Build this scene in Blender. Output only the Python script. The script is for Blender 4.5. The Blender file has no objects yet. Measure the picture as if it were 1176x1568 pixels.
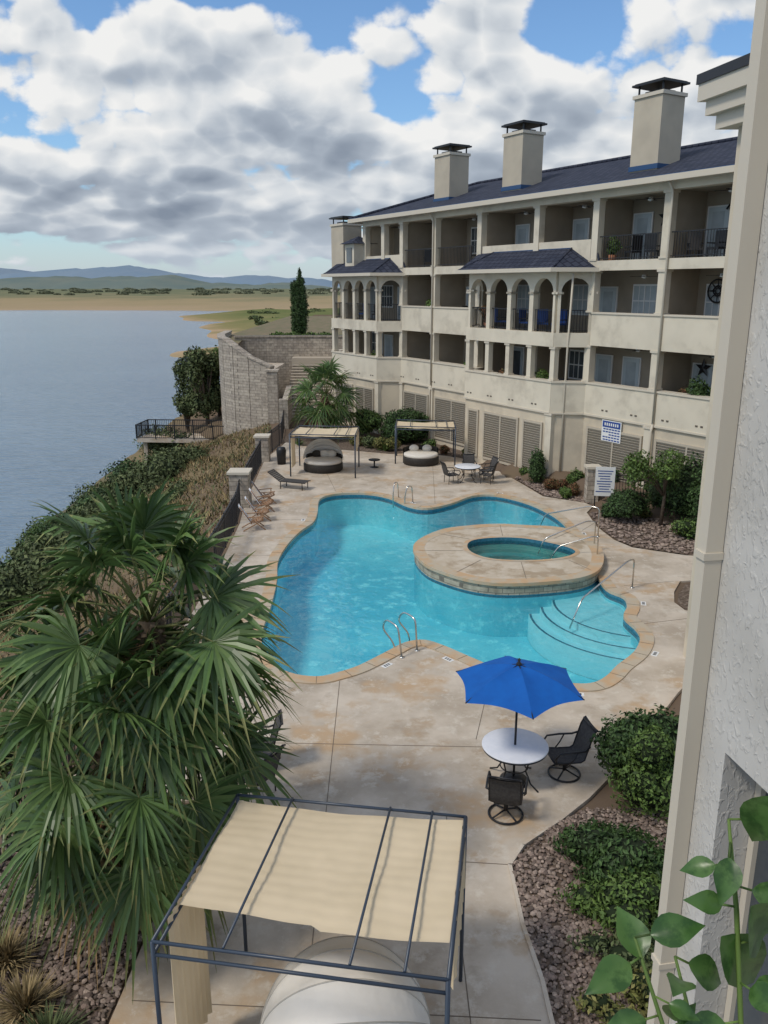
import bpy, math, random
import numpy as np
from mathutils import Vector, Matrix
from mathutils.geometry import tessellate_polygon
random.seed(7); rng=np.random.default_rng(7)
R=math.radians
scene=bpy.context.scene
col=scene.collection

# ------------------------------------------------------------ materials
def _nodes(name):
    m=bpy.data.materials.new(name); m.use_nodes=True
    nt=m.node_tree; b=nt.nodes['Principled BSDF']
    return m,nt,b
def mat(name,c1,c2=None,scale=4.0,rough=0.75,bump=0.0,bscale=40.0,metal=0.0,island=0.0,spec=0.3,detail=2,lo=.35,hi=.65,c3=None,s3=.6,t3=.62,trans=0,dist=0.02,c4=None,s4=5,t4=.6,w3=.08,c5=None,s5=3,t5=.6):
    m,nt,b=_nodes(name); N=nt.nodes; Lk=nt.links
    geo=N.new('ShaderNodeNewGeometry'); out=None
    def mixc(fac,a,bb):
        mx=N.new('ShaderNodeMix'); mx.data_type='RGBA'; Lk.new(fac,mx.inputs[0])
        if isinstance(a,tuple): mx.inputs[6].default_value=(*a,1)
        else: Lk.new(a,mx.inputs[6])
        mx.inputs[7].default_value=(*bb,1); return mx.outputs[2]
    def noise(sc,dt,lo_,hi_,rg=.6,mxv=1):
        no=N.new('ShaderNodeTexNoise'); no.inputs['Scale'].default_value=sc; no.inputs['Detail'].default_value=dt; no.inputs['Roughness'].default_value=rg
        Lk.new(geo.outputs['Position'],no.inputs['Vector'])
        mr=N.new('ShaderNodeMapRange'); mr.inputs[1].default_value=lo_; mr.inputs[2].default_value=hi_; mr.inputs[4].default_value=mxv
        Lk.new(no.outputs['Fac'],mr.inputs[0]); return mr.outputs[0]
    if island:
        c2=c2 or tuple(x*.7 for x in c1)
        out=mixc(geo.outputs['Random Per Island'],c1,c2)
        hs=N.new('ShaderNodeHueSaturation'); wn=N.new('ShaderNodeMath'); wn.operation='MULTIPLY'; wn.inputs[1].default_value=7.31; Lk.new(geo.outputs['Random Per Island'],wn.inputs[0])
        fr=N.new('ShaderNodeMath'); fr.operation='FRACT'; Lk.new(wn.outputs[0],fr.inputs[0])
        mi=N.new('ShaderNodeMapRange'); mi.inputs[3].default_value=1-island; mi.inputs[4].default_value=1+island
        Lk.new(fr.outputs[0],mi.inputs[0]); Lk.new(mi.outputs[0],hs.inputs['Value']); Lk.new(out,hs.inputs['Color']); out=hs.outputs['Color']
    elif c2: out=mixc(noise(scale,detail,lo,hi),c1,c2)
    if c3: out=mixc(noise(s3,5,t3-.05,t3+w3,.65),out if out else c1,c3)
    if c4: out=mixc(noise(s4,4,t4-.05,t4+.08,.7),out if out else c1,c4)
    if c5: out=mixc(noise(s5,6,t5-.04,t5+.07,.75,.7),out,c5)
    if out: Lk.new(out,b.inputs['Base Color'])
    else: b.inputs['Base Color'].default_value=(*c1,1)
    b.inputs['Roughness'].default_value=rough; b.inputs['Metallic'].default_value=metal
    b.inputs['Specular IOR Level'].default_value=spec
    if bump:
        nb=N.new('ShaderNodeTexNoise'); nb.inputs['Scale'].default_value=bscale; nb.inputs['Detail'].default_value=2
        Lk.new(geo.outputs['Position'],nb.inputs['Vector'])
        bp=N.new('ShaderNodeBump'); bp.inputs['Strength'].default_value=bump; bp.inputs['Distance'].default_value=dist
        Lk.new(nb.outputs['Fac'],bp.inputs['Height']); Lk.new(bp.outputs[0],b.inputs['Normal'])
    if trans:
        tr=N.new('ShaderNodeBsdfTranslucent')
        if out: Lk.new(out,tr.inputs['Color'])
        else: tr.inputs['Color'].default_value=(*c1,1)
        ms=N.new('ShaderNodeMixShader'); ms.inputs[0].default_value=trans
        Lk.new(b.outputs[0],ms.inputs[1]); Lk.new(tr.outputs[0],ms.inputs[2])
        Lk.new(ms.outputs[0],N['Material Output'].inputs['Surface'])
    return m

def stone_mat(name,c1,c2,mortar,bw=.45,bh=.2):
    m,nt,b=_nodes(name); N=nt.nodes; Lk=nt.links
    tc=N.new('ShaderNodeTexCoord'); sp=N.new('ShaderNodeSeparateXYZ'); Lk.new(tc.outputs['Object'],sp.inputs[0])
    cb=N.new('ShaderNodeCombineXYZ')
    ad=N.new('ShaderNodeMath'); ad.operation='ADD'; Lk.new(sp.outputs[0],ad.inputs[0]); Lk.new(sp.outputs[1],ad.inputs[1])
    Lk.new(ad.outputs[0],cb.inputs[0]); Lk.new(sp.outputs[2],cb.inputs[1])
    br=N.new('ShaderNodeTexBrick'); br.inputs['Scale'].default_value=1; br.inputs['Brick Width'].default_value=bw; br.inputs['Row Height'].default_value=bh
    br.inputs['Mortar Size'].default_value=.012; br.inputs['Color1'].default_value=(*c1,1); br.inputs['Color2'].default_value=(*c2,1); br.inputs['Mortar'].default_value=(*mortar,1)
    nz=N.new('ShaderNodeTexNoise'); nz.inputs['Scale'].default_value=1.2; nz.inputs['Detail'].default_value=3
    wa=N.new('ShaderNodeVectorMath'); wa.operation='MULTIPLY_ADD'; wa.inputs[1].default_value=(.08,.08,.08)
    Lk.new(nz.outputs['Color'],wa.inputs[0]); Lk.new(cb.outputs[0],wa.inputs[2]); Lk.new(wa.outputs[0],br.inputs['Vector'])
    mx=N.new('ShaderNodeMix'); mx.data_type='RGBA'; mx.blend_type='MULTIPLY'; mx.inputs[0].default_value=.7
    n2=N.new('ShaderNodeTexNoise'); n2.inputs['Scale'].default_value=5; n2.inputs['Detail'].default_value=4
    Lk.new(tc.outputs['Object'],n2.inputs['Vector'])
    cr=N.new('ShaderNodeMapRange'); cr.inputs[1].default_value=.3; cr.inputs[2].default_value=.7; cr.inputs[3].default_value=.55; cr.inputs[4].default_value=1.25
    Lk.new(n2.outputs['Fac'],cr.inputs[0]); Lk.new(br.outputs['Color'],mx.inputs[6]); Lk.new(cr.outputs[0],mx.inputs[7])
    Lk.new(mx.outputs[2],b.inputs['Base Color']); b.inputs['Roughness'].default_value=.9
    return m

STUCCO=mat('stucco_cream',(.60,.52,.395),(.53,.46,.355),scale=.8,rough=.9,c3=(.46,.40,.31),s3=.35,t3=.58)
STUCCO_L=mat('stucco_light',(.66,.595,.475),(.60,.54,.43),scale=1.0,rough=.9,c3=(.51,.455,.36),s3=.5,t3=.58)
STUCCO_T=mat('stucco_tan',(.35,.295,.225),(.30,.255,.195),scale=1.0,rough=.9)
CHIM=mat('stucco_chimney',(.50,.44,.34),(.44,.385,.30),scale=.9,rough=.9)
TRIM=mat('trim_cream',(.58,.52,.42),rough=.6)
LOUV=mat('louver_tan',(.46,.405,.32),rough=.6)
LOUVD=mat('louver_dark',(.12,.10,.08),rough=.8)
IRON=mat('iron_black',(.012,.012,.014),rough=.45,spec=.5)
NAVY=mat('frame_slate',(.035,.05,.075),rough=.35,spec=.5)
CHROME=mat('steel_rail',(.6,.58,.54),rough=.22,metal=1)
GLASSW=mat('window_glass',(.05,.06,.07),(.10,.12,.13),scale=.9,rough=.06,spec=.9)
BLIND=mat('window_blind',(.45,.50,.52),(.35,.40,.42),scale=1.5,rough=.3)
WHITEP=mat('white_paint',(.72,.72,.70),rough=.45)
DOORP=mat('door_blue_white',(.50,.56,.58),rough=.4)
CONC=mat('deck_concrete',(.56,.485,.395),(.40,.335,.26),scale=.7,rough=.85,bump=.15,bscale=25,lo=.38,hi=.62,c3=(.27,.215,.155),s3=.9,t3=.58,w3=.15,detail=8,c4=(.47,.335,.21),s4=.45,t4=.57,c5=(.60,.545,.46),s5=2.3,t5=.57)
JOINT=mat('joint_dark',(.16,.13,.10),rough=.9)
COPE=mat('coping_sandstone',(.50,.34,.20),(.46,.39,.29),scale=1.6,rough=.8,lo=.42,hi=.58)
SPATOP=mat('spa_deck',(.57,.50,.40),(.47,.39,.29),scale=1.5,rough=.85,c3=(.37,.29,.20),s3=1.3,t3=.54,detail=5)
TILE=mat('waterline_tile',(.03,.13,.20),(.05,.2,.28),scale=12,rough=.2,spec=.6)
SPAPL=mat('spa_plaster',(.20,.58,.55),(.15,.50,.48),scale=1,rough=.8)
STEPP=mat('pool_step',(.58,.82,.86),rough=.8)
WALLST=stone_mat('limestone_wall',(.46,.40,.32),(.34,.29,.235),(.20,.17,.14))
SPAST=stone_mat('spa_stone',(.44,.39,.30),(.30,.27,.20),(.17,.15,.12),bw=.35,bh=.16)
FABRIC=mat('canopy_fabric',(.74,.61,.42),(.68,.56,.38),scale=2,rough=.85,trans=.15)
FABW=mat('daybed_fabric',(.74,.71,.66),(.68,.655,.61),scale=2,rough=.85,trans=.1,bump=.2,bscale=6,dist=.05)
CUSH=mat('cushion_cream',(.66,.62,.55),rough=.9)
SEAM=mat('fabric_seam',(.42,.40,.36),rough=.9)
WICK=mat('wicker_black',(.02,.018,.016),(.05,.042,.035),scale=30,rough=.6)
SLING=mat('sling_grey',(.055,.05,.048),(.08,.075,.07),scale=20,rough=.8)
UMBB=mat('umbrella_blue',(.008,.13,.50),(.008,.11,.44),scale=3,rough=.8,trans=.2)
TABW=mat('table_white',(.74,.75,.78),(.68,.70,.74),scale=6,rough=.3)
WOOD=mat('chair_wood',(.38,.22,.12),(.30,.17,.09),scale=8,rough=.6)
LEAFD=mat('leaf_dark',(.035,.070,.020),(.055,.10,.028),island=.5,rough=.6)
LEAFM=mat('leaf_mid',(.065,.115,.026),(.10,.155,.035),island=.5,rough=.6)
LEAFY=mat('leaf_yellow',(.12,.14,.035),(.19,.17,.06),island=.5,rough=.7)
LEAFR=mat('leaf_red',(.15,.05,.025),(.11,.09,.035),island=.5,rough=.7)
LEAFO=mat('leaf_olive',(.07,.098,.036),(.11,.13,.052),island=.5,rough=.7)
STRAW=mat('dry_grass',(.32,.235,.12),(.22,.17,.08),island=.4,rough=.9)
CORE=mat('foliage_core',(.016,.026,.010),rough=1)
PALMG=mat('palm_green',(.125,.195,.055),(.065,.125,.036),island=.35,rough=.4,spec=.5,trans=.2)
PALMY=mat('palm_tip',(.24,.24,.09),(.13,.17,.055),island=.35,rough=.6,trans=.2)
PALMD=mat('palm_dead',(.30,.19,.09),(.18,.12,.06),island=.4,rough=.9)
TRUNK=mat('palm_trunk',(.24,.175,.11),(.12,.085,.055),scale=9,rough=.95)
BARK=mat('bark',(.14,.105,.075),(.08,.06,.045),scale=9,rough=.95)
MULCH=mat('mulch',(.14,.10,.075),(.09,.065,.045),scale=6,rough=1,bump=.8,bscale=14,dist=.05,c3=(.24,.19,.15),s3=9,t3=.55)
PEB=mat('pebbles',(.30,.235,.19),(.16,.115,.095),island=.55,rough=.85)
SIGNB=mat('sign_blue',(.02,.06,.25),rough=.5)
BLUEF=mat('balcony_blue',(.02,.06,.22),rough=.6)
POTM=mat('terracotta',(.3,.13,.07),rough=.8)
NLEAF=mat('houseplant_leaf',(.05,.125,.025),(.10,.19,.05),scale=16,rough=.32,spec=.45,trans=.25,c3=(.035,.09,.02),s3=30,t3=.52)

def roof_mat():
    m,nt,b=_nodes('roof_shingle'); N=nt.nodes; Lk=nt.links
    tc=N.new('ShaderNodeTexCoord')
    br=N.new('ShaderNodeTexBrick'); br.inputs['Scale'].default_value=1; br.inputs['Brick Width'].default_value=.35; br.inputs['Row Height'].default_value=.32; br.inputs['Mortar Size'].default_value=.03
    br.inputs['Color1'].default_value=(.026,.032,.052,1); br.inputs['Color2'].default_value=(.050,.056,.082,1); br.inputs['Mortar'].default_value=(.012,.015,.028,1)
    Lk.new(tc.outputs['Object'],br.inputs['Vector']); Lk.new(br.outputs['Color'],b.inputs['Base Color'])
    b.inputs['Roughness'].default_value=.85; b.inputs['Specular IOR Level'].default_value=.25
    return m
ROOF=roof_mat()
ROOFB=mat('roof_flashing_blue',(.03,.075,.17),rough=.45)

def water_mat(name,tint,bs,bstr,rough=.02):
    m,nt,b=_nodes(name); N=nt.nodes; Lk=nt.links; N.remove(b)
    geo=N.new('ShaderNodeNewGeometry')
    nz=N.new('ShaderNodeTexNoise'); nz.inputs['Scale'].default_value=bs; nz.inputs['Detail'].default_value=3; nz.inputs['Distortion'].default_value=.6
    Lk.new(geo.outputs['Position'],nz.inputs['Vector'])
    bp=N.new('ShaderNodeBump'); bp.inputs['Strength'].default_value=bstr; bp.inputs['Distance'].default_value=.04; Lk.new(nz.outputs['Fac'],bp.inputs['Height'])
    fr=N.new('ShaderNodeFresnel'); fr.inputs['IOR'].default_value=1.45; Lk.new(bp.outputs[0],fr.inputs['Normal'])
    t=N.new('ShaderNodeBsdfTransparent'); t.inputs[0].default_value=(*tint,1)
    g=N.new('ShaderNodeBsdfGlossy'); g.inputs['Roughness'].default_value=rough; Lk.new(bp.outputs[0],g.inputs['Normal'])
    ms=N.new('ShaderNodeMixShader'); Lk.new(fr.outputs[0],ms.inputs[0]); Lk.new(t.outputs[0],ms.inputs[1]); Lk.new(g.outputs[0],ms.inputs[2])
    Lk.new(ms.outputs[0],N['Material Output'].inputs['Surface'])
    return m
POOLW=water_mat('pool_water',(.58,.88,.93),2.6,.55)
SPAW=water_mat('spa_water',(.7,.92,.92),6,.9)
PLASTER=mat('pool_plaster',(.22,.63,.74),(.42,.83,.88),scale=.20,rough=.8,lo=.4,hi=.6,c4=(.56,.91,.94),s4=2.2,t4=.58)
def lake_mat():
    m,nt,b=_nodes('lake_water'); N=nt.nodes; Lk=nt.links
    geo=N.new('ShaderNodeNewGeometry')
    mp=N.new('ShaderNodeVectorMath'); mp.operation='MULTIPLY'; mp.inputs[1].default_value=(.5,1.6,1)
    Lk.new(geo.outputs['Position'],mp.inputs[0])
    nz=N.new('ShaderNodeTexNoise'); nz.inputs['Scale'].default_value=.7; nz.inputs['Detail'].default_value=4
    Lk.new(mp.outputs[0],nz.inputs['Vector'])
    n2=N.new('ShaderNodeTexNoise'); n2.inputs['Scale'].default_value=.02; n2.inputs['Detail'].default_value=4; Lk.new(mp.outputs[0],n2.inputs['Vector'])
    mx=N.new('ShaderNodeMix'); mx.data_type='RGBA'; mx.inputs[6].default_value=(.09,.15,.22,1); mx.inputs[7].default_value=(.17,.25,.32,1)
    Lk.new(n2.outputs['Fac'],mx.inputs[0]); Lk.new(mx.outputs[2],b.inputs['Base Color'])
    b.inputs['Roughness'].default_value=.12; b.inputs['IOR'].default_value=1.33
    bp=N.new('ShaderNodeBump'); bp.inputs['Strength'].default_value=.8; bp.inputs['Distance'].default_value=.4
    Lk.new(nz.outputs['Fac'],bp.inputs['Height']); Lk.new(bp.outputs[0],b.inputs['Normal'])
    return m
LAKE=lake_mat()
def height_mat(name,low,mid,high,z0,z1,z2,ns=.02):
    m,nt,b=_nodes(name); N=nt.nodes; Lk=nt.links
    geo=N.new('ShaderNodeNewGeometry'); sp=N.new('ShaderNodeSeparateXYZ'); Lk.new(geo.outputs['Position'],sp.inputs[0])
    nz=N.new('ShaderNodeTexNoise'); nz.inputs['Scale'].default_value=ns; nz.inputs['Detail'].default_value=6; Lk.new(geo.outputs['Position'],nz.inputs['Vector'])
    ma=N.new('ShaderNodeMath'); ma.operation='MULTIPLY_ADD'; ma.inputs[1].default_value=(z2-z0)*1.1; Lk.new(nz.outputs['Fac'],ma.inputs[0]); Lk.new(sp.outputs[2],ma.inputs[2])
    mr=N.new('ShaderNodeMapRange'); mr.inputs[1].default_value=z0+(z2-z0)*.5; mr.inputs[2].default_value=z2+(z2-z0)*.5; Lk.new(ma.outputs[0],mr.inputs[0])
    cr=N.new('ShaderNodeValToRGB'); e=cr.color_ramp.elements
    e[0].position=0; e[0].color=(*low,1); e[1].position=1; e[1].color=(*high,1)
    x=e.new((z1-z0)/(z2-z0)); x.color=(*mid,1)
    Lk.new(mr.outputs[0],cr.inputs[0]); Lk.new(cr.outputs[0],b.inputs['Base Color']); b.inputs['Roughness'].default_value=1; b.inputs['Specular IOR Level'].default_value=0
    return m

# ------------------------------------------------------------ mesh builder
class MB:
    def __init__(s): s.v=[];s.f=[];s.m=[];s.sm=[];s.mats=[]
    def mi(s,m):
        if m not in s.mats: s.mats.append(m)
        return s.mats.index(m)
    def add(s,vs,fs,m,smooth=False):
        o=len(s.v); s.v+= [tuple(v) for v in vs]; i=s.mi(m)
        for f in fs: s.f.append([a+o for a in f]); s.m.append(i); s.sm.append(smooth)
    def hexa(s,p,m):
        s.add(p,[(3,2,1,0),(4,5,6,7),(0,1,5,4),(1,2,6,5),(2,3,7,6),(3,0,4,7)],m)
    def box(s,c,d,m,rz=0,rx=0):
        hx,hy,hz=d[0]/2,d[1]/2,d[2]/2
        Rm=Matrix.Rotation(rz,3,'Z')@Matrix.Rotation(rx,3,'X')
        p=[Rm@Vector(q) for q in[(-hx,-hy,-hz),(hx,-hy,-hz),(hx,hy,-hz),(-hx,hy,-hz),(-hx,-hy,hz),(hx,-hy,hz),(hx,hy,hz),(-hx,hy,hz)]]
        s.hexa([(q.x+c[0],q.y+c[1],q.z+c[2]) for q in p],m)
    def seg(s,a,b,w,z0,z1,m,off=0,ext=0):
        ax,ay=a[0],a[1];bx,by=b[0],b[1]
        L=math.hypot(bx-ax,by-ay); ex,ey=(bx-ax)/L,(by-ay)/L; nx,ny=-ey,ex
        ax-=ex*ext;ay-=ey*ext;bx+=ex*ext;by+=ey*ext
        q=[(ax+nx*(off-w/2),ay+ny*(off-w/2)),(bx+nx*(off-w/2),by+ny*(off-w/2)),(bx+nx*(off+w/2),by+ny*(off+w/2)),(ax+nx*(off+w/2),ay+ny*(off+w/2))]
        s.hexa([(x,y,z0) for x,y in q]+[(x,y,z1) for x,y in q],m)
    def tube(s,pts,r,m,n=8,cap=True):
        P=[Vector(p) for p in pts]; rr=r if isinstance(r,(list,tuple)) else [r]*len(P)
        vs=[];fs=[];up=None
        for i,p in enumerate(P):
            if i==0: t=P[1]-P[0]
            elif i==len(P)-1: t=P[-1]-P[-2]
            else: t=(P[i+1]-P[i]).normalized()+(P[i]-P[i-1]).normalized()
            if t.length<1e-9: t=Vector((0,0,1))
            t.normalize()
            if up is None: up=Vector((0,0,1)) if abs(t.z)<.9 else Vector((1,0,0))
            a=(up-t*up.dot(t)).normalized(); b=t.cross(a); up=a
            for k in range(n):
                an=2*math.pi*k/n; vs.append(tuple(p+(a*math.cos(an)+b*math.sin(an))*rr[i]))
        for i in range(len(P)-1):
            for k in range(n):
                k2=(k+1)%n; fs.append((i*n+k,i*n+k2,(i+1)*n+k2,(i+1)*n+k))
        if cap: fs.append(tuple(range(n-1,-1,-1))); fs.append(tuple((len(P)-1)*n+k for k in range(n)))
        s.add(vs,fs,m,True)
    def lathe(s,prof,m,n=32,c=(0,0,0),smooth=True,a0=0,a1=2*math.pi):
        vs=[];fs=[];full=abs(a1-a0-2*math.pi)<1e-6; nn=n if full else n+1
        for r,z in prof:
            for k in range(nn):
                an=a0+(a1-a0)*k/n; vs.append((c[0]+r*math.cos(an),c[1]+r*math.sin(an),c[2]+z))
        for i in range(len(prof)-1):
            for k in range(n):
                k2=(k+1)%nn; fs.append((i*nn+k,i*nn+k2,(i+1)*nn+k2,(i+1)*nn+k))
        s.add(vs,fs,m,smooth)
    def ellip(s,c,r,m,n=12,jit=0):
        vs=[];fs=[]
        for i in range(n+1):
            th=math.pi*i/n
            for k in range(2*n):
                ph=math.pi*k/n; j=1+jit*(random.random()-.5)
                vs.append((c[0]+r[0]*math.sin(th)*math.cos(ph)*j,c[1]+r[1]*math.sin(th)*math.sin(ph)*j,c[2]+r[2]*math.cos(th)*j))
        for i in range(n):
            for k in range(2*n):
                k2=(k+1)%(2*n); fs.append((i*2*n+k,(i+1)*2*n+k,(i+1)*2*n+k2,i*2*n+k2))
        s.add(vs,fs,m,True)
    def poly(s,outer,z,m,holes=()):
        loops=[[Vector((x,y,0)) for x,y in outer]]+[[Vector((x,y,0)) for x,y in h] for h in holes]
        tri=tessellate_polygon(loops); vs=[(v.x,v.y,z) for l in loops for v in l]
        fs=[]
        for t in tri:
            a,b,c=[vs[i] for i in t]
            cr=(b[0]-a[0])*(c[1]-a[1])-(b[1]-a[1])*(c[0]-a[0])
            fs.append(tuple(t) if cr>0 else (t[2],t[1],t[0]))
        s.add(vs,fs,m)
    def skirt(s,loop,z0,z1,m,smooth=False):
        n=len(loop); vs=[(x,y,z0) for x,y in loop]+[(x,y,z1) for x,y in loop]
        s.add(vs,[(i,(i+1)%n,n+(i+1)%n,n+i) for i in range(n)],m,smooth)
    def prism(s,loop,z0,z1,m,mtop=None):
        s.poly(loop,z1,mtop or m); s.skirt(loop,z0,z1,m); s.poly(loop,z0,m)
    def done(s,name,parent=None,loc=None,rz=0):
        me=bpy.data.meshes.new(name); me.from_pydata(s.v,[],s.f)
        for m in s.mats: me.materials.append(m)
        me.polygons.foreach_set('material_index',s.m); me.polygons.foreach_set('use_smooth',s.sm); me.update()
        o=bpy.data.objects.new(name,me); col.objects.link(o)
        if loc: o.location=loc
        o.rotation_euler[2]=rz
        if parent: o.parent=parent
        return o
def empty(name,loc=(0,0,0),rz=0):
    o=bpy.data.objects.new(name,None); col.objects.link(o); o.location=loc; o.rotation_euler[2]=rz; o.empty_display_size=.3
    return o
def spline(P,k=6):
    out=[];n=len(P)
    for i in range(n):
        p0,p1,p2,p3=[P[(i+j)%n] for j in(-1,0,1,2)]
        for t in range(k):
            t/=k
            out.append(tuple(.5*((2*p1[a])+(-p0[a]+p2[a])*t+(2*p0[a]-5*p1[a]+4*p2[a]-p3[a])*t*t+(-p0[a]+3*p1[a]-3*p2[a]+p3[a])*t**3) for a in(0,1)))
    return out
def area(P): return sum(P[i][0]*P[(i+1)%len(P)][1]-P[(i+1)%len(P)][0]*P[i][1] for i in range(len(P)))/2
def offset(P,d):
    n=len(P);sg=1 if area(P)>0 else -1;out=[]
    for i in range(n):
        a=P[i-1];b=P[(i+1)%n];dx,dy=b[0]-a[0],b[1]-a[1];L=math.hypot(dx,dy) or 1
        out.append((P[i][0]+sg*dy/L*d,P[i][1]-sg*dx/L*d))
    return out
def inside(x,y,P):
    c=False;n=len(P);j=n-1
    for i in range(n):
        if (P[i][1]>y)!=(P[j][1]>y) and x<(P[j][0]-P[i][0])*(y-P[i][1])/(P[j][1]-P[i][1])+P[i][0]: c=not c
        j=i
    return c
def edist(x,y,P):
    best=1e9
    for i in range(len(P)):
        ax,ay=P[i-1];bx,by=P[i];dx,dy=bx-ax,by-ay
        t=max(0,min(1,((x-ax)*dx+(y-ay)*dy)/(dx*dx+dy*dy+1e-9)))
        best=min(best,math.hypot(x-ax-t*dx,y-ay-t*dy))
    return best
def sst(a,b,x):
    t=max(0,min(1,(x-a)/(b-a))); return t*t*(3-2*t)

# ------------------------------------------------------------ foliage
def leaves_mesh(name,pts,nrm,size,m,asp=.5,core=None,extra=None):
    n=len(pts); pts=np.array(pts); nrm=np.array(nrm)
    nrm=nrm+rng.normal(0,.55,(n,3)); nrm/=np.linalg.norm(nrm,axis=1)[:,None]
    t=rng.normal(0,1,(n,3)); t-=nrm*(t*nrm).sum(1)[:,None]; t/=np.linalg.norm(t,axis=1)[:,None]
    b=np.cross(nrm,t); s=(size*rng.uniform(.6,1.3,n))[:,None]
    V=np.stack([pts-t*s,pts-b*s*asp+nrm*s*.12,pts+t*s,pts+b*s*asp+nrm*s*.12],1).reshape(-1,3)
    idx=np.arange(n)*4
    F=np.concatenate([np.stack([idx,idx+1,idx+2],1),np.stack([idx,idx+2,idx+3],1)],0)
    mb=MB(); mb.mats=[m]; mb.v=[tuple(v) for v in V.tolist()]; mb.f=F.tolist(); mb.m=[0]*len(mb.f); mb.sm=[False]*len(mb.f)
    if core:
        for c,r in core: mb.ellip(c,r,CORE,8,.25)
    if extra: extra(mb)
    return mb
def blob_pts(blobs,dens):
    P=[];Nn=[]
    for c,r in blobs:
        n=max(30,int(dens*(r[0]*r[1]+r[0]*r[2]+r[1]*r[2])))
        d=rng.normal(0,1,(n,3)); d/=np.linalg.norm(d,axis=1)[:,None]
        lump=1+.16*np.sin(d[:,0]*5+c[0]*3)*np.sin(d[:,1]*6+c[1])+.12*np.sin(d[:,2]*9+d[:,0]*7)
        rad=(rng.uniform(.55,1.0,n)**.6)*lump
        P.append(np.array(c)+d*np.array(r)*rad[:,None]); Nn.append(d)
    return np.concatenate(P),np.concatenate(Nn)
def shrub(name,blobs,m,size=.06,dens=900,corek=.72,asp=.5,parts=None):
    P,Nn=blob_pts(blobs,dens); k=P[:,2]>-.02 if blobs[0][0][2]>-.5 else P[:,2]>-99
    P=P[k];Nn=Nn[k]
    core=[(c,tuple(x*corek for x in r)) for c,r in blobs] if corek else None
    return leaves_mesh(name,P,Nn,size,m,asp,core,parts).done(name)
def rblobs(c,r,n,k=.55):
    out=[]
    for i in range(n):
        d=Vector((random.gauss(0,1),random.gauss(0,1),random.gauss(0,1))).normalized()
        s=random.uniform(k*.7,k*1.1)
        out.append(((c[0]+d.x*r[0]*(1-s),c[1]+d.y*r[1]*(1-s),c[2]+d.z*r[2]*(1-s)),(r[0]*s,r[1]*s,r[2]*s)))
    return out

# ------------------------------------------------------------ camera, light, world
cam=bpy.data.cameras.new('camera'); co=bpy.data.objects.new('camera',cam); col.objects.link(co); scene.camera=co
co.location=(0,0,9); co.rotation_euler=(R(90-15.4),0,0)
cam.sensor_fit='VERTICAL'; cam.sensor_height=32; cam.sensor_width=24; cam.lens=32*1250/1568
cam.clip_start=.05; cam.clip_end=60000
scene.view_settings.view_transform='Standard'; scene.view_settings.look='None'; scene.view_settings.exposure=0
SAZ=R(238); SEL=R(52)
sdir=Vector((math.sin(SAZ)*math.cos(SEL),math.cos(SAZ)*math.cos(SEL),math.sin(SEL)))
sl=bpy.data.lights.new('sun','SUN'); sl.energy=2.0; sl.angle=R(11); sl.color=(1,.93,.82)
so=bpy.data.objects.new('sun',sl); col.objects.link(so); so.rotation_euler=sdir.to_track_quat('Z','Y').to_euler(); so.location=(-20,-20,40)

w=bpy.data.worlds.new('World'); scene.world=w; w.use_nodes=True
try: w.cycles.sampling_method='NONE'
except Exception: pass
nt=w.node_tree;N=nt.nodes;Lk=nt.links
bg=N['Background']; bg.inputs['Strength'].default_value=.1
sky=N.new('ShaderNodeTexSky'); sky.sky_type='NISHITA'; sky.sun_disc=False; sky.sun_elevation=SEL; sky.sun_rotation=SAZ; sky.air_density=1.0; sky.dust_density=.6; sky.ozone_density=2
tc=N.new('ShaderNodeTexCoord'); sp=N.new('ShaderNodeSeparateXYZ'); Lk.new(tc.outputs['Generated'],sp.inputs[0])
def mth(op,a,b=None,c=None,clamp=False):
    n=N.new('ShaderNodeMath'); n.operation=op; n.use_clamp=clamp
    for i,x in enumerate((a,b,c)):
        if x is None: continue
        if isinstance(x,(int,float)): n.inputs[i].default_value=x
        else: Lk.new(x,n.inputs[i])
    return n.outputs[0]
ay=mth('MAXIMUM',mth('ABSOLUTE',sp.outputs[1]),.15)
X=mth('DIVIDE',sp.outputs[0],ay); E=mth('MAXIMUM',mth('DIVIDE',sp.outputs[2],ay),-.02)
cx=mth('MULTIPLY',X,3.7); cy=mth('MULTIPLY',mth('LOGARITHM',mth('ADD',E,.14),2.718),1.9)
def blob(x,e,rx,re,wt):
    a=mth('DIVIDE',mth('SUBTRACT',X,x),rx); b=mth('DIVIDE',mth('SUBTRACT',E,e),re)
    return mth('MULTIPLY',mth('EXPONENT',mth('MULTIPLY',mth('MULTIPLY_ADD',a,a,mth('MULTIPLY',b,b)),-1)),wt)
blobs=[(-.36,.235,.13,.05,.17),(-.12,.225,.16,.045,.18),(.08,.245,.06,.05,.12),(.36,.22,.09,.05,.17),(.20,.17,.20,.035,.14),
       (-.18,.315,.17,.028,-.24),(.21,.265,.05,.035,-.16),(-.05,.11,.55,.075,.22)]
msk=.045
for bb in blobs: msk=mth('ADD',blob(*bb),msk)
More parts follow.
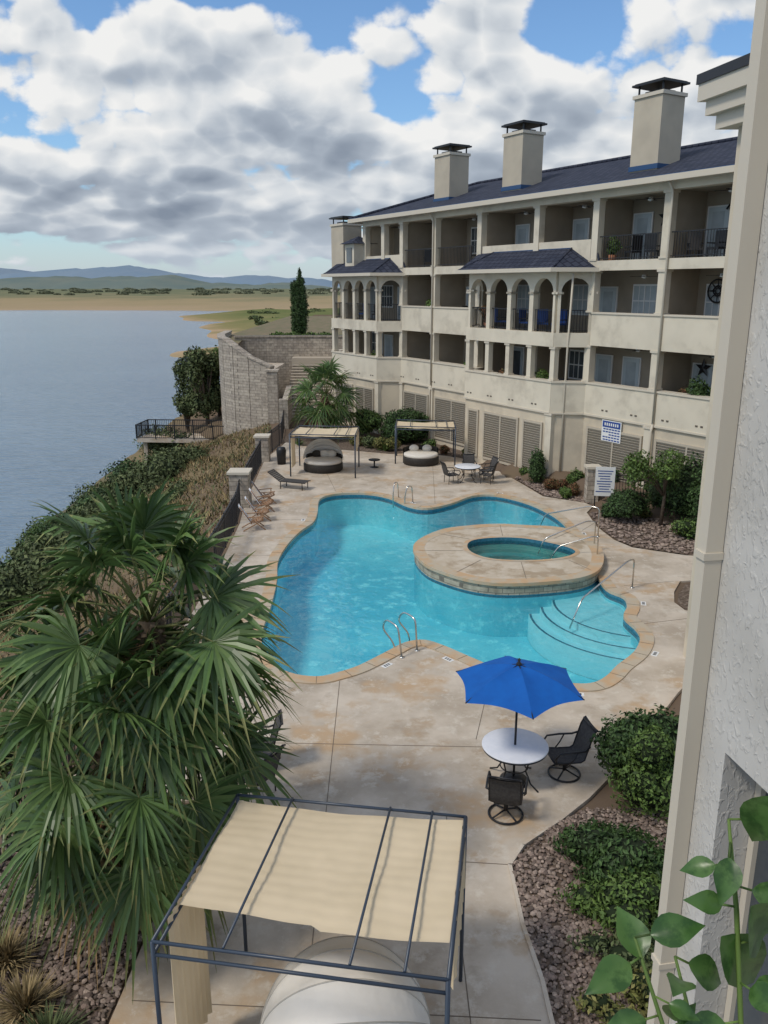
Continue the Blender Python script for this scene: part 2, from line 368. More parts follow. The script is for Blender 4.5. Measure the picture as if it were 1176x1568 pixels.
def dens(dx,dy,det=7):
    cb=N.new('ShaderNodeCombineXYZ'); Lk.new(mth('ADD',cx,dx+3.1),cb.inputs[0]); Lk.new(mth('ADD',cy,dy+1.7),cb.inputs[1])
    n=N.new('ShaderNodeTexNoise'); n.noise_dimensions='2D'; n.inputs['Scale'].default_value=1.5; n.inputs['Detail'].default_value=det; n.inputs['Roughness'].default_value=.52; Lk.new(cb.outputs[0],n.inputs['Vector'])
    wv=N.new('ShaderNodeVectorMath'); wv.operation='MULTIPLY_ADD'; wv.inputs[1].default_value=(.24,.24,0); Lk.new(n.outputs['Color'],wv.inputs[0]); Lk.new(cb.outputs[0],wv.inputs[2])
    v=N.new('ShaderNodeTexVoronoi'); v.voronoi_dimensions='2D'; v.feature='F1'; v.inputs['Scale'].default_value=2.6
    v2=N.new('ShaderNodeTexVoronoi'); v2.voronoi_dimensions='2D'; v2.feature='F1'; v2.inputs['Scale'].default_value=7.5
    Lk.new(wv.outputs[0],v.inputs['Vector']); Lk.new(wv.outputs[0],v2.inputs['Vector'])
    a=mth('MULTIPLY_ADD',mth('MULTIPLY',v.outputs['Distance'],v.outputs['Distance']),-.28,.06)
    b=mth('MULTIPLY_ADD',mth('MULTIPLY',v2.outputs['Distance'],v2.outputs['Distance']),-.15,.03)
    return mth('ADD',n.outputs['Fac'],mth('ADD',a,b))
d0=dens(0,0); d1=dens(-.04,.11,3)
D=mth('ADD',d0,msk)
cov=N.new('ShaderNodeMapRange'); cov.interpolation_type='SMOOTHSTEP'; cov.inputs[1].default_value=.50; cov.inputs[2].default_value=.60; Lk.new(D,cov.inputs[0])
shade=mth('MULTIPLY_ADD',mth('SUBTRACT',d0,d1),2.3,.64)
thick=N.new('ShaderNodeMapRange'); thick.inputs[1].default_value=.56; thick.inputs[2].default_value=.92; thick.inputs[3].default_value=.18; thick.inputs[4].default_value=-.22; Lk.new(D,thick.inputs[0])
lowd=N.new('ShaderNodeMapRange'); lowd.inputs[1].default_value=.09; lowd.inputs[2].default_value=.22; lowd.inputs[3].default_value=-.17; lowd.inputs[4].default_value=.16; Lk.new(E,lowd.inputs[0])
sh=mth('ADD',mth('ADD',shade,thick.outputs[0]),lowd.outputs[0],clamp=True)
cr=N.new('ShaderNodeValToRGB'); e=cr.color_ramp.elements
e[0].position=0; e[0].color=(.25,.30,.38,1); e[1].position=1; e[1].color=(.95,.95,.94,1)
q=e.new(.45); q.color=(.44,.50,.58,1); q=e.new(.72); q.color=(.72,.76,.80,1)
Lk.new(sh,cr.inputs[0])
sc=N.new('ShaderNodeVectorMath'); sc.operation='SCALE'; sc.inputs['Scale'].default_value=9.2; Lk.new(cr.outputs[0],sc.inputs[0])
sk=N.new('ShaderNodeVectorMath'); sk.operation='MULTIPLY'; sk.inputs[1].default_value=(1.05,1.3,1.5); Lk.new(sky.outputs[0],sk.inputs[0])
hz=N.new('ShaderNodeMapRange'); hz.inputs[1].default_value=0; hz.inputs[2].default_value=.08; hz.inputs[3].default_value=.8; hz.inputs[4].default_value=0; Lk.new(E,hz.inputs[0])
mx=N.new('ShaderNodeMix'); mx.data_type='RGBA'; Lk.new(cov.outputs[0],mx.inputs[0]); Lk.new(sk.outputs[0],mx.inputs[6]); Lk.new(sc.outputs[0],mx.inputs[7])
mh=N.new('ShaderNodeMix'); mh.data_type='RGBA'; Lk.new(hz.outputs[0],mh.inputs[0]); Lk.new(mx.outputs[2],mh.inputs[6]); mh.inputs[7].default_value=(5.4,6.1,6.9,1)
Lk.new(mh.outputs[2],bg.inputs['Color'])

# ------------------------------------------------------------ layout outlines
POOLC=[(-2.81,34.73),(-2.15,35.67),(-0.83,35.79),(0.2,35.07),(1.03,33.62),(1.84,33.19),(2.87,33.94),(3.99,35.31),(5.03,35.43),(6.03,34.39),(6.64,33.09),(7.02,31.59),(7.1,30.0),(7.0,28.2),(6.9,25.3),(6.86,23.7),(7.21,22.99),(7.08,22.21),(6.78,21.47),(6.88,20.56),(6.77,19.92),(6.36,19.12),(5.74,18.38),(5.36,17.85),(4.96,17.48),(4.5,17.42),(3.75,17.62),(3.17,17.89),(2.61,18.38),(2.1,18.93),(1.56,19.52),(1.07,19.88),(0.55,19.72),(0.03,19.12),(-0.61,18.38),(-1.08,18.02),(-1.61,17.78),(-2.3,18),(-2.9,18.7),(-3.2,19.7),(-3.3,20.6),(-3.3,22.2),(-3.4,24.4),(-3.6,26.3),(-3.5,28.1),(-3.2,29.8),(-2.8,31.1),(-2.75,32.6)]
POOL=spline(POOLC,4)
if area(POOL)<0: POOL=POOL[::-1]
SPA=spline([(1,26.8),(1.3,28),(2.2,29.2),(3.3,29.7),(4.4,29.9),(5.5,29.7),(6.5,29.5),(7.2,28.8),(7.5,27.4),(7.4,26.1),(6.9,24.7),(6.1,23.9),(4.8,23.5),(3.6,23.4),(2.7,23.7),(1.9,24.4),(1.3,25.3)],5)[::-1]
SPAH=spline([(2.9,27.1),(3.2,27.8),(4.1,28.1),(5,28),(5.8,27.5),(6.4,26.9),(6.5,26.4),(6.0,25.9),(5,25.6),(3.7,25.7),(3.05,26.3)],5)[::-1]
if area(SPA)<0: SPA=SPA[::-1]
if area(SPAH)<0: SPAH=SPAH[::-1]
RB=[(2.1,4),(2.1,8.2),(2.1,8.9),(2,9.9),(2,10.6),(2,11.2),(2.3,11.7),(3.1,12.4),(3.7,13),(4.7,14.2),(5.7,15.6),(6.7,17),(8,18.6),(10,19.6)]
DECK=[(-3.5,4)]+RB+[(10,21),(8.7,22),(8.6,22.6),(8.9,23.5),(9.4,24.4),(11.5,24.8),(14,25),(14,26.6),(10.5,27),(8.9,27.9),(8.5,28.8),(8.3,30.5),(8.4,32.6),(8.9,33.6),(8.7,34.2),(7.1,35.3),(6.6,37.5),(6,39.9),(5.2,42.4),(4,44),(1.9,45.3),(0.4,44.9),(-1.8,45.9),(-4,46.7),(-5.9,48.5),(-6.4,44),(-6.4,42.3),(-6.0,34),(-5.7,31),(-5.5,26),(-5.5,20),(-6.0,14.5),(-6.0,13),(-3.3,12.9),(-3.1,12),(-3.1,11.1),(-3.4,10.1),(-3.5,8)]
P0=(12.85,32.4); DV=(-.519,.855); NV=(-.855,-.519); BROT=math.atan2(.855,-.519)
def sn(x,y):
    a,b=x-P0[0],y-P0[1]; return a*DV[0]+b*DV[1],a*NV[0]+b*NV[1]
def edge_x(y):
    pts=[(-30,-7),(9,-6.6),(14,-6.3),(20,-5.8),(26,-5.8),(31,-6.0),(34,-6.3),(42.5,-6.8),(48,-6.6),(60,-8),(75,-12),(200,-14)]
    for (a,b),(c,d) in zip(pts,pts[1:]):
        if y<=c: return b+(d-b)*(y-a)/(c-a)
    return -14
def th(x,y):
    e=edge_x(y); d=e-x
    if d<0:
        s_,n_=sn(x,y)
        h=-.05+.6*sst(1.9,1.2,n_)*(1 if s_<12 else 0)
        if inside(x,y,DECK) and edist(x,y,DECK)>1.1: h=-2.2
        if y>66: h=4.0*sst(66,72,y)
        return h
    h=-.05-.42*d if d<8 else -3.41-.78*(d-8)
    h+=.35*math.sin(x*1.3+y*.4)*math.sin(y*.7)*min(1,d/3)
    return max(h,-14)
mb=MB(); xs=np.concatenate([np.arange(-34,-7,1.0),np.arange(-7,16,.8),np.arange(16,61,4)]); ys=np.concatenate([np.arange(-6,50,.8),np.arange(50,80,1.0),np.arange(80,160,3)])
vs=[(float(x),float(y),th(x,y)) for y in ys for x in xs]; nx=len(xs)
fs=[(j*nx+i,j*nx+i+1,(j+1)*nx+i+1,(j+1)*nx+i) for j in range(len(ys)-1) for i in range(nx-1)]
GRM=height_mat('bank_ground',(.13,.12,.08),(.20,.155,.09),(.15,.11,.08),-12,-5,.5,.25)
mb.add(vs,fs,GRM,True); mb.done('ground')
mb=MB(); mb.add([(-30000,-3000,-15),(30000,-3000,-15),(30000,40000,-15),(-30000,40000,-15)],[(0,1,2,3)],mat('lakebed',(.15,.14,.10))); mb.done('lakebed_ground')
mb=MB(); mb.add([(-9000,-900,-12),(900,-900,-12),(900,860,-12),(-9000,860,-12)],[(0,1,2,3)],LAKE); mb.done('lake_water')
# far shore
def nz1(x,s): return math.sin(x/s)+.5*math.sin(x/s*2.3+1.7)+.25*math.sin(x/s*5.1+.6)+.12*math.sin(x/s*11.3)
FS=height_mat('far_shore',(.37,.28,.18),(.32,.255,.15),(.17,.18,.11),-12,-6,-1,.010)
mb=MB(); xs=np.linspace(-2200,1600,150); rows=[(0,-12.4),(12,-10.5),(40,-9.5),(120,-8),(260,-5),(450,-3),(900,-1),(1600,3),(3000,3),(9000,3),(30000,3)]
vs=[]
for dy,z in rows:
    for x in xs: vs.append((float(x)*(1+dy/3000),790+dy+14*nz1(x,90)*(1 if dy<300 else 0),z+(.6*nz1(x+dy*3,60) if dy>12 else 0)))
fs=[(j*150+i,j*150+i+1,(j+1)*150+i+1,(j+1)*150+i) for j in range(len(rows)-1) for i in range(149)]
mb.add(vs,fs,FS,True); mb.done('far_shore_ground')
PM=height_mat('peninsula',(.42,.30,.19),(.24,.21,.10),(.14,.16,.065),-12.2,-10.8,-8,.035)
mb=MB(); pen=[(-149,668),(-135,560),(-100,520),(-108,500),(-96,450),(-78,384),(-64,330),(-40,250),(250,240),(400,500),(400,790),(-44,760),(-95,735),(-125,725)]
pen=spline(pen,5)
xs=np.arange(-160,400,7.); ys=np.arange(235,795,9.); nx=len(xs); vs=[]
for y in ys:
    for x in xs:
        d=edist(x,y,pen)*(1 if inside(x,y,pen) else -1)
        z=-13.2+min(5,1.2+d*.08)+.5*math.sin(x*.07)*math.cos(y*.05); z=z if d>-15 else -14
        vs.append((float(x),float(y),z))
fs=[(j*nx+i,j*nx+i+1,(j+1)*nx+i+1,(j+1)*nx+i) for j in range(len(ys)-1) for i in range(nx-1)]
mb.add(vs,fs,PM,True); mb.done('peninsula_ground')
def scat(name,n,xr,yr,zf,rr_,m,ls,dn,test=None):
    bl=[]
    for i in range(n):
        x=random.uniform(*xr); y=random.uniform(*yr)
        if test and not test(x,y): continue
        a=random.uniform(*rr_); bl.append(((x,y,zf(x,y)+a*.15),(a*1.6,a,a*random.uniform(.25,.45))))
    P_,N_=blob_pts(bl,dn); leaves_mesh('x',P_,N_,ls,m,core=[(c,tuple(q*.6 for q in r)) for c,r in bl]).done(name)
scat('distant_shrubs',90,(-100,200),(330,700),lambda x,y:-9,(1.5,4),LEAFO,1.0,6,lambda x,y:inside(x,y,pen) and edist(x,y,pen)>22)
HT=mat('hill_trees',(.14,.155,.10),(.18,.185,.12),island=.2,rough=1,spec=0)
def fz(x,y):
    dy=y-790
    for (a,za),(b_,zb) in zip(rows,rows[1:]):
        if dy<=b_: return za+(zb-za)*(dy-a)/(b_-a)
    return 3
scat('distant_tree_line',260,(-1500,250),(1250,2400),fz,(3,9),HT,2.5,1.6)
def ridge(name,y,base,h,s,m,seed,x0,x1,depth,n=400):
    mb=MB(); vs=[];rs=random.Random(seed)
    xs=np.linspace(x0,x1,n); prof=[base+h*(.6+.28*nz1(x+seed*1000,s)+.1*nz1(x*1.0,s/6))+rs.uniform(0,h*.05) for x in xs]
    for k,(dy,f) in enumerate([(0,0),(depth*.3,.55),(depth,1),(depth*2,.5)]):
        for i,x in enumerate(xs): vs.append((float(x),y+dy,base+(prof[i]-base)*f if k else base-20))
    fs=[(j*n+i,j*n+i+1,(j+1)*n+i+1,(j+1)*n+i) for j in range(3) for i in range(n-1)]
    mb.add(vs,fs,m,True); mb.done(name)
H2=mat('hill_mid_haze_tint',(.14,.18,.165),(.18,.205,.175),scale=.006,rough=1,spec=0,detail=5)  # bluish green: some distance haze is painted into the hill colour
H3=mat('hill_far_haze_tint',(.19,.26,.33),(.21,.27,.33),scale=.002,rough=1,spec=0)  # bluer still: atmospheric haze painted as base colour, no volume
ridge('distant_hill',2600,0,52,420,H2,2,-3500,2500,500)
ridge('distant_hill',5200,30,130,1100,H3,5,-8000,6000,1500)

# ------------------------------------------------------------ pool deck
deck=empty('pool_deck')
mb=MB(); OUT=offset(POOL,.02)
mb.poly(DECK,0,CONC,[OUT]); mb.skirt(DECK,-.25,0,CONC); mb.done('slab',deck)
mb=MB()
def strip(a,b,w=.014,z=.004,m=JOINT): mb.seg(a,b,w,z-.003,z,m)
for a,b in [((-1.0,4),(-1.05,17.6)),((-3.4,11.7),(2.1,11.2)),((-6,15),(5,14.6)),((1.9,15),(2.6,18)),((-5.5,22),(-3.7,22)),((-5.5,27),(-3.9,27)),((-5.8,31.5),(-3.2,31.5)),((-2.2,36.2),(-3.4,43)),((2.2,34),(2.6,43)),((7.5,24),(9.2,24.4)),((7.2,21),(9,21.5)),((7.6,30),(8.3,31)),((1.1,4.5),(1.1,12.5)),((-3.3,8.6),(2,8.3))]: strip(a,b)
mb.done('deck_joints',deck)
pool=empty('swimming_pool')
mb=MB(); C1=offset(POOL,.36); n=len(POOL); z=.03
mb.add([(x,y,z) for x,y in POOL]+[(x,y,z) for x,y in C1],[(i,n+i,n+(i+1)%n,(i+1)%n) for i in range(n)],COPE)
mb.skirt(C1,0,.03,COPE); mb.skirt(POOL,-.06,.03,COPE); mb.done('coping',pool)
mb=MB(); L=0
for i in range(n):
    L+=math.hypot(POOL[i][0]-POOL[i-1][0],POOL[i][1]-POOL[i-1][1])
    if L>.6: L=0; mb.seg(POOL[i],C1[i],.012,.031,.035,JOINT)
mb.done('coping_joints',pool)
mb=MB(); C2=offset(POOL,.48)
for i in range(6,n,17):
    x,y=C2[i]; a=math.atan2(POOL[i][1]-POOL[i-1][1],POOL[i][0]-POOL[i-1][0]); mb.box((x,y,.003),(.30,.15,.006),WHITEP,rz=a)
    for k in(-1,0,1): mb.box((x+.07*k*math.cos(a),y+.07*k*math.sin(a),.008),(.04,.08,.003),IRON,rz=a)
mb.done('depth_markers',pool)
mb=MB(); mb.skirt(POOL,-.26,-.06,TILE); mb.skirt(POOL,-1.5,-.26,PLASTER); mb.poly(POOL,-1.5,PLASTER); mb.done('basin',pool)
mb=MB(); mb.poly(POOL,-.13,POOLW); mb.done('water',pool)
mb=MB()
for k,(r,zt) in enumerate([(3.15,-.75),(2.8,-.55),(2.45,-.35)]):
    c=(7.6,23.2); mb.lathe([(r,-1.49),(r,zt),(r-.04,zt)],STEPP,48,(c[0],c[1],0)); mb.lathe([(r-.04,zt),(0,zt+.002*k)],STEPP,48,(c[0],c[1],0))
    mb.lathe([(r-.02,zt+.004),(r-.09,zt+.004)],TILE,48,(c[0],c[1],0))
mb.done('entry_steps',pool)
spa=empty('hot_tub')
mb=MB(); SI=offset(SPA,-.4); n=len(SPA)
mb.poly(SI,.3,SPATOP,[SPAH])
mb.add([(x,y,.305) for x,y in SI]+[(x,y,.305) for x,y in SPA],[(i,n+i,n+(i+1)%n,(i+1)%n) for i in range(n)],COPE)
mb.skirt(SPA,.20,.305,COPE); mb.done('top',spa)
mb=MB(); SO=offset(SPA,-.05); mb.skirt(SO,-.10,.20,SPAST); mb.skirt(SO,-.2,-.1,TILE); mb.skirt(SO,-1.5,-.2,PLASTER); mb.done('stone_wall',spa)
mb=MB(); mb.skirt(SPAH,.05,.31,TILE); mb.skirt(SPAH,-.7,.05,SPAPL); mb.poly(SPAH,-.7,SPAPL)
SH2=offset(SPAH,-.4); SH1=offset(SPAH,.01); m2=len(SH2); mb.add([(x,y,-.25) for x,y in SH2]+[(x,y,-.25) for x,y in SH1],[(i,m2+i,m2+(i+1)%m2,(i+1)%m2) for i in range(m2)],SPAPL); mb.skirt(SH2,-.7,-.25,SPAPL)
SC=offset(SPAH,.16); mb.add([(x,y,.31) for x,y in SPAH]+[(x,y,.31) for x,y in SC],[(i,m2+i,m2+(i+1)%m2,(i+1)%m2) for i in range(m2)],COPE)
mb.done('basin',spa)
mb=MB(); mb.poly(SPAH,.19,SPAW); mb.done('water',spa)
mb=MB()
for a,b in [((1.2,26.6),(2.7,26.6)),((2.0,28.6),(3.1,27.9)),((4.3,28.3),(4.4,29.7)),((6.1,28),(6.9,28.9)),((6.1,25.6),(6.6,24.6)),((4.4,23.8),(4.5,25.4)),((2.3,24.4),(3.2,25.6))]: mb.seg(a,b,.015,.3065,.309,JOINT)
mb.done('joints',spa)
def rail(pts,r=.024):
    mb=MB(); P=[Vector(p) for p in pts]; out=[P[0]]
    for i in range(1,len(P)-1):
        a=P[i]+(P[i-1]-P[i]).normalized()*min(.15,(P[i-1]-P[i]).length*.4); b=P[i]+(P[i+1]-P[i]).normalized()*min(.15,(P[i+1]-P[i]).length*.4)
        for t in(0,.33,.66,1): out.append((1-t)**2*a+2*t*(1-t)*P[i]+t*t*b)
    out.append(P[-1]); mb.tube(out,r,CHROME,8); mb.lathe([(.0,.03),(.06,.025),(.06,0)],CHROME,12,(P[0].x,P[0].y,P[0].z)); mb.done('pool_handrail')
rail([(.45,18.85,0),(.35,18.95,.8),(0.05,19.3,.86),(-.05,19.45,.55),(.25,19.4,.15),(.3,19.5,-.3)])
rail([(.85,19.25,0),(.8,19.35,.85),(.5,19.7,.9),(.35,19.85,.6),(.65,19.9,.2),(.7,20.0,-.3)])
rail([(.65,35.0,0),(.6,34.9,.75),(.45,34.6,.8),(.4,34.45,.4),(.4,34.5,-.3)])
rail([(1.25,34.2,0),(1.2,34.15,.75),(1.0,33.95,.8),(.9,33.9,.4),(.9,33.9,-.3)])
rail([(7.7,23.8,0),(7.7,23.8,.95),(7.4,23.5,.98),(5.7,22.0,.35),(5.3,21.6,-.4)])
rail([(7.4,27.4,0),(7.4,27.4,1.1),(7.1,27.35,1.15),(5.6,27.2,.55),(5.4,27.2,0)])
rail([(7.2,26.2,0),(7.2,26.2,.9),(7.0,26.15,.95),(5.9,26.3,.55),(5.6,26.3,0)])
rail([(8.0,29.2,0),(8.0,29.2,1.1),(7.7,29.4,1.13),(6.3,30.6,.5),(6.0,30.7,-.3)])

# ------------------------------------------------------------ apartment building
bld=empty('apartment_building',(P0[0],P0[1],0),BROT)
F=[(-8,0),(6.6,0),(7.6,1.2),(14.05,1.2),(14.8,0),(22.5,0),(23.4,1.2),(29.2,1.2),(30.2,0)]
SEG=list(zip(F,F[1:]))
isbay=[False,True,True,True,False,True,True,True]
mb=MB()
for a,b in SEG: mb.seg(a,b,.3,-.6,3.4,STUCCO,off=.0,ext=.06)
mb.seg((30.2,0),(30.2,-11),.3,-.6,9.9,STUCCO); mb.seg((-8,0),(-8,-11),.3,-.6,13.2,STUCCO); mb.seg((-8,-11),(30.2,-11),.3,-.6,13.2,STUCCO)
mb.seg((27,-.1),(27,-11),.3,9.9,13.0,STUCCO)
for a,b in SEG:
    mb.seg(a,b,.42,3.35,4.72,STUCCO_L,ext=.09)
    mb.seg(a,b,.52,4.72,4.80,TRIM,ext=.12); mb.seg(a,b,.50,3.27,3.35,TRIM,ext=.12)
for (a,b),by in zip(SEG,isbay):
    if by: mb.seg(a,b,.42,6.35,6.98,STUCCO_L,ext=.09)
    else:
        mb.seg(a,b,.42,6.45,7.85,STUCCO_L,ext=-.2); mb.seg(a,b,.52,7.85,7.92,TRIM,ext=-.2)
mb.seg((-8,0),(27,0),.40,9.70,10.12,STUCCO_L); mb.seg((-8,0),(27,0),.46,12.72,13.1,STUCCO_L)
mb.seg((6.8,0),(14.6,0),.3,10.12,11.05,STUCCO_L); mb.seg((22.7,0),(26.8,0),.3,10.12,10.9,STUCCO_L)
FL=F+[(30.2,-2.1),(-8,-2.1)]
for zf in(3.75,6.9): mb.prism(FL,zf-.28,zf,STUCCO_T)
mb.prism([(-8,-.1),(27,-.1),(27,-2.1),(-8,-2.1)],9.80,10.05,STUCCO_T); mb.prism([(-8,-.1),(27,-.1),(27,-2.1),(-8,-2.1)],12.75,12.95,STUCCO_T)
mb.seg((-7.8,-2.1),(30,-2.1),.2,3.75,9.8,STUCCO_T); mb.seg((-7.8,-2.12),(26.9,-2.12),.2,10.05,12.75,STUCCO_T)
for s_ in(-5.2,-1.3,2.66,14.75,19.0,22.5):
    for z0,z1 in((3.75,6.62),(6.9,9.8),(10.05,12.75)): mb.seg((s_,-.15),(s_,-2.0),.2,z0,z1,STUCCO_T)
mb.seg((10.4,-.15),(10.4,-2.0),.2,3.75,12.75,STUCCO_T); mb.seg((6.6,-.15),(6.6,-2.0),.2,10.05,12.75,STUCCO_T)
mb.done('walls',bld)
mb=MB()
def colm(s_,n_,z0,z1,w=.34):
    mb.box((s_,n_,(z0+z1)/2),(w,w,z1-z0),STUCCO_L); mb.box((s_,n_,z1-.05),(w+.1,w+.1,.1),TRIM); mb.box((s_,n_,z0+.04),(w+.08,w+.08,.08),TRIM)
for s_ in(-5.2,-1.3,2.66,6.55,14.85,19.0,22.45):
    colm(s_,0.02,4.8,6.45,.36); colm(s_,0.02,7.9,9.7,.36)
for s_ in(-5.2,-1.3,2.66,6.55,10.4,14.85,19.0,22.45,24.6,26.9): colm(s_,0.02,10.12,12.72,.36)
def arch(a,b,z0,zt,cw=.28,th_=.3,k=14):
    L=math.hypot(b[0]-a[0],b[1]-a[1]); ex,ey=(b[0]-a[0])/L,(b[1]-a[1])/L; nx,ny=-ey,ex
    def q(p):
        lo=[(a[0]+ex*w_-nx*th_/2,a[1]+ey*w_-ny*th_/2,z_) for w_,z_ in p]; hi=[(a[0]+ex*w_+nx*th_/2,a[1]+ey*w_+ny*th_/2,z_) for w_,z_ in p]
        mb.hexa(lo+hi,STUCCO_L)
    r=L/2-cw/2; zs=zt-.32-r
    q([(0,z0),(cw/2,z0),(cw/2,zs),(0,zs)]); q([(L-cw/2,z0),(L,z0),(L,zs),(L-cw/2,zs)])
    q([(0,zs),(cw/2,zs),(cw/2,zt),(0,zt)]); q([(L-cw/2,zs),(L,zs),(L,zt),(L-cw/2,zt)])
    for i in range(k):
        t0,t1=math.pi*i/k,math.pi*(i+1)/k
        p0=(L/2-r*math.cos(t0),zs+r*math.sin(t0)); p1=(L/2-r*math.cos(t1),zs+r*math.sin(t1))
        q([p0,p1,(p1[0],zt),(p0[0],zt)])
    for w_ in(0,L): mb.box((a[0]+ex*w_,a[1]+ey*w_,zs),(cw+.08,th_+.1,.09),TRIM,rz=math.atan2(ey,ex))
bays=[((6.6,0),(7.6,1.2),(14.05,1.2),(14.8,0)),((22.5,0),(23.4,1.2),(29.2,1.2),(30.2,0))]
for p in bays:
    arch(p[0],p[1],6.98,9.72); nn=4
    for i in range(nn):
        s0=p[1][0]+(p[2][0]-p[1][0])*i/nn; s1=p[1][0]+(p[2][0]-p[1][0])*(i+1)/nn
        arch((s0,1.2),(s1,1.2),6.98,9.72); colm(s0,1.2,4.8,6.35,.28)
    colm(p[2][0],1.2,4.8,6.35,.3); arch(p[2],p[3],6.98,9.72); colm(p[1][0]-.02,1.2,-.3,3.3,.4)
for s_ in(2.66,14.6,19.0,22.3): colm(s_,.1,-.3,3.27,.34)
mb.done('columns_and_arches',bld)
mb=MB(); ze=13.18; zr=15.2; s0,s1=-9,27.9; n0,n1=.75,-11.5; nr=-5.4
V=[(s0,n0,ze),(s1,n0,ze),(s1,n1,ze),(s0,n1,ze),(s0,nr,zr),(s1-5.5,nr,zr)]
mb.add(V,[(1,0,4,5)[::-1],(2,1,5)[::-1],(3,2,5,4)[::-1]],ROOF)
mb.add([(x,y,z-.16) for x,y,z in V[:4]],[(0,1,2,3)],TRIM)
for a,b in((V[0],V[1]),(V[1],V[2])):
    mb.seg(a,b,.14,ze-.2,ze+.03,TRIM,ext=.05); mb.seg(a,b,.06,ze+.03,ze+.06,ROOFB)
mb.tube([(s0,nr,zr+.04),(s1-5.5,nr,zr+.04),(s1,n0,ze+.06)],.09,ROOF,6)
mb.add([(26.8,.2,9.95),(31,.2,9.95),(31,-11,9.95),(26.8,-11,9.95),(26.8,-4,11.2),(29,-4,11.2)],[(0,1,5,4),(1,2,5),(2,3,4,5)],ROOF)
for p in bays:
    a,b,c,d=p; o=.75
    lo=[(a[0]-.45,a[1]+.1,9.78),(b[0]-.3,b[1]+o,9.78),(c[0]+.3,c[1]+o,9.78),(d[0]+.45,d[1]+.1,9.78)]; hi=[(a[0]-.1,.12,10.7),(b[0]+.4,.12,10.72),(c[0]-.4,.12,10.72),(d[0]+.1,.12,10.7)]
    mb.add(lo+hi,[(0,1,5,4),(1,2,6,5),(2,3,7,6)],ROOF); mb.add(lo,[(3,2,1,0)],TRIM)
    for u_,v_ in zip(lo,lo[1:]): mb.seg(u_,v_,.12,9.66,9.84,TRIM,ext=.03)
    for u_,v_ in((0,4),(1,5),(2,6),(3,7)): mb.tube([(lo+hi)[u_],(lo+hi)[v_]],.05,ROOF,6)
    mb.tube([hi[1],hi[2]],.04,ROOFB,6)
mb.done('roof',bld)
mb=MB()
def chimney(s_,n_,z0,z1,w=1.5,d=1.35):
    mb.box((s_,n_,(z0+z1)/2),(w,d,z1-z0),CHIM); mb.box((s_,n_,z1-.08),(w+.14,d+.14,.14),TRIM)
    mb.box((s_,n_,z0+(.9 if z0>12 else .3)),(w+.08,d+.08,.2),ROOFB)
    for i in(-1,1):
        for j in(-1,1): mb.box((s_+i*w*.42,n_+j*d*.42,z1+.16),(.06,.06,.34),IRON)
    mb.box((s_,n_,z1+.06),(w*.6,d*.6,.12),IRON)
    mb.box((s_,n_,z1+.36),(w+.22,d+.22,.08),IRON); mb.box((s_,n_,z1+.42),(w+.05,d+.05,.05),IRON)
chimney(5.2,-1.7,13.0,16.8); chimney(13.86,-1.7,13.0,16.55); chimney(20.5,-2.0,13.0,16.4); chimney(30.0,-.2,9.8,13.1,1.7,1.4)
mb.box((27.6,.2,11.0),(1.2,1.4,1.4),STUCCO_L); mb.add([(26.8,1.2,11.7),(28.4,1.2,11.7),(28.4,-.8,11.7),(26.8,-.8,11.7),(27.6,.2,12.2)],[(0,1,4),(1,2,4),(2,3,4),(3,0,4)],ROOF)
mb.box((27.6,.92,11.0),(.7,.04,.9),GLASSW)
mb.done('chimneys',bld)
mb=MB()
for s0_,s1_,nf in[(19.4,22.0,.16),(15.3,18.6,.16),(12.95,13.75,1.36),(9.75,12.4,1.36),(8.0,9.3,1.36),(3.0,6.2,.16),(-1.0,2.2,.16),(26.5,28.8,1.36),(23.8,26,1.36)]:
    z0,z1=.35,2.75; mb.box(((s0_+s1_)/2,nf,(z0+z1)/2),(s1_-s0_,.03,z1-z0),LOUVD)
    for sx in(s0_,s1_): mb.box((sx,nf+.03,(z0+z1)/2),(.1,.1,z1-z0+.1),LOUV)
    for zz in(z0,z1): mb.box(((s0_+s1_)/2,nf+.03,zz),(s1_-s0_-.1,.09,.1),LOUV)
    if s1_-s0_>2: mb.box(((s0_+s1_)/2,nf+.03,(z0+z1)/2),(.08,.09,z1-z0-.1),LOUV)
    k=20
    for i in range(k): mb.box(((s0_+s1_)/2,nf+.035,z0+.08+(z1-z0-.12)*(i+.5)/k),(s1_-s0_-.1,.015,.125),LOUV,rx=R(-35))
for s_ in np.arange(0,30,1.7):
    nf=.215
    if 7.4<s_<14.1 or 23.3<s_<29.3: nf=1.415
    elif 6.4<s_<7.4 or 14.1<s_<14.9 or s_>29 or 22.4<s_<23.4: continue
    for dx in(0,.25): mb.box((s_+dx,nf,3.62),(.12,.02,.07),LOUVD)
mb.done('louver_panels',bld)
mb=MB()
def door(s_,z,n_=-1.99,w=.95,glass=True):
    mb.box((s_,n_+.02,z+1.05),(w+.16,.06,2.16),WHITEP); mb.box((s_,n_+.055,z+1.05),(w,.03,2.05),DOORP if not glass else BLIND)
    mb.box((s_,n_+.075,z+1.1),(w*.6,.015,1.6),BLIND if not glass else GLASSW)
def win(s_,z,n_=-1.99,w=1.3,h=1.3,bl=False):
    mb.box((s_,n_+.02,z+1.5),(w+.16,.06,h+.16),WHITEP); mb.box((s_,n_+.055,z+1.5),(w,.03,h),BLIND if bl else GLASSW)
    mb.box((s_,n_+.08,z+1.5),(.05,.03,h),WHITEP); mb.box((s_,n_+.08,z+1.5),(w,.028,.05),WHITEP)
    for dx in(-w/4,w/4): mb.box((s_+dx,n_+.078,z+1.5),(.025,.02,h),WHITEP)
rr=random.Random(3)
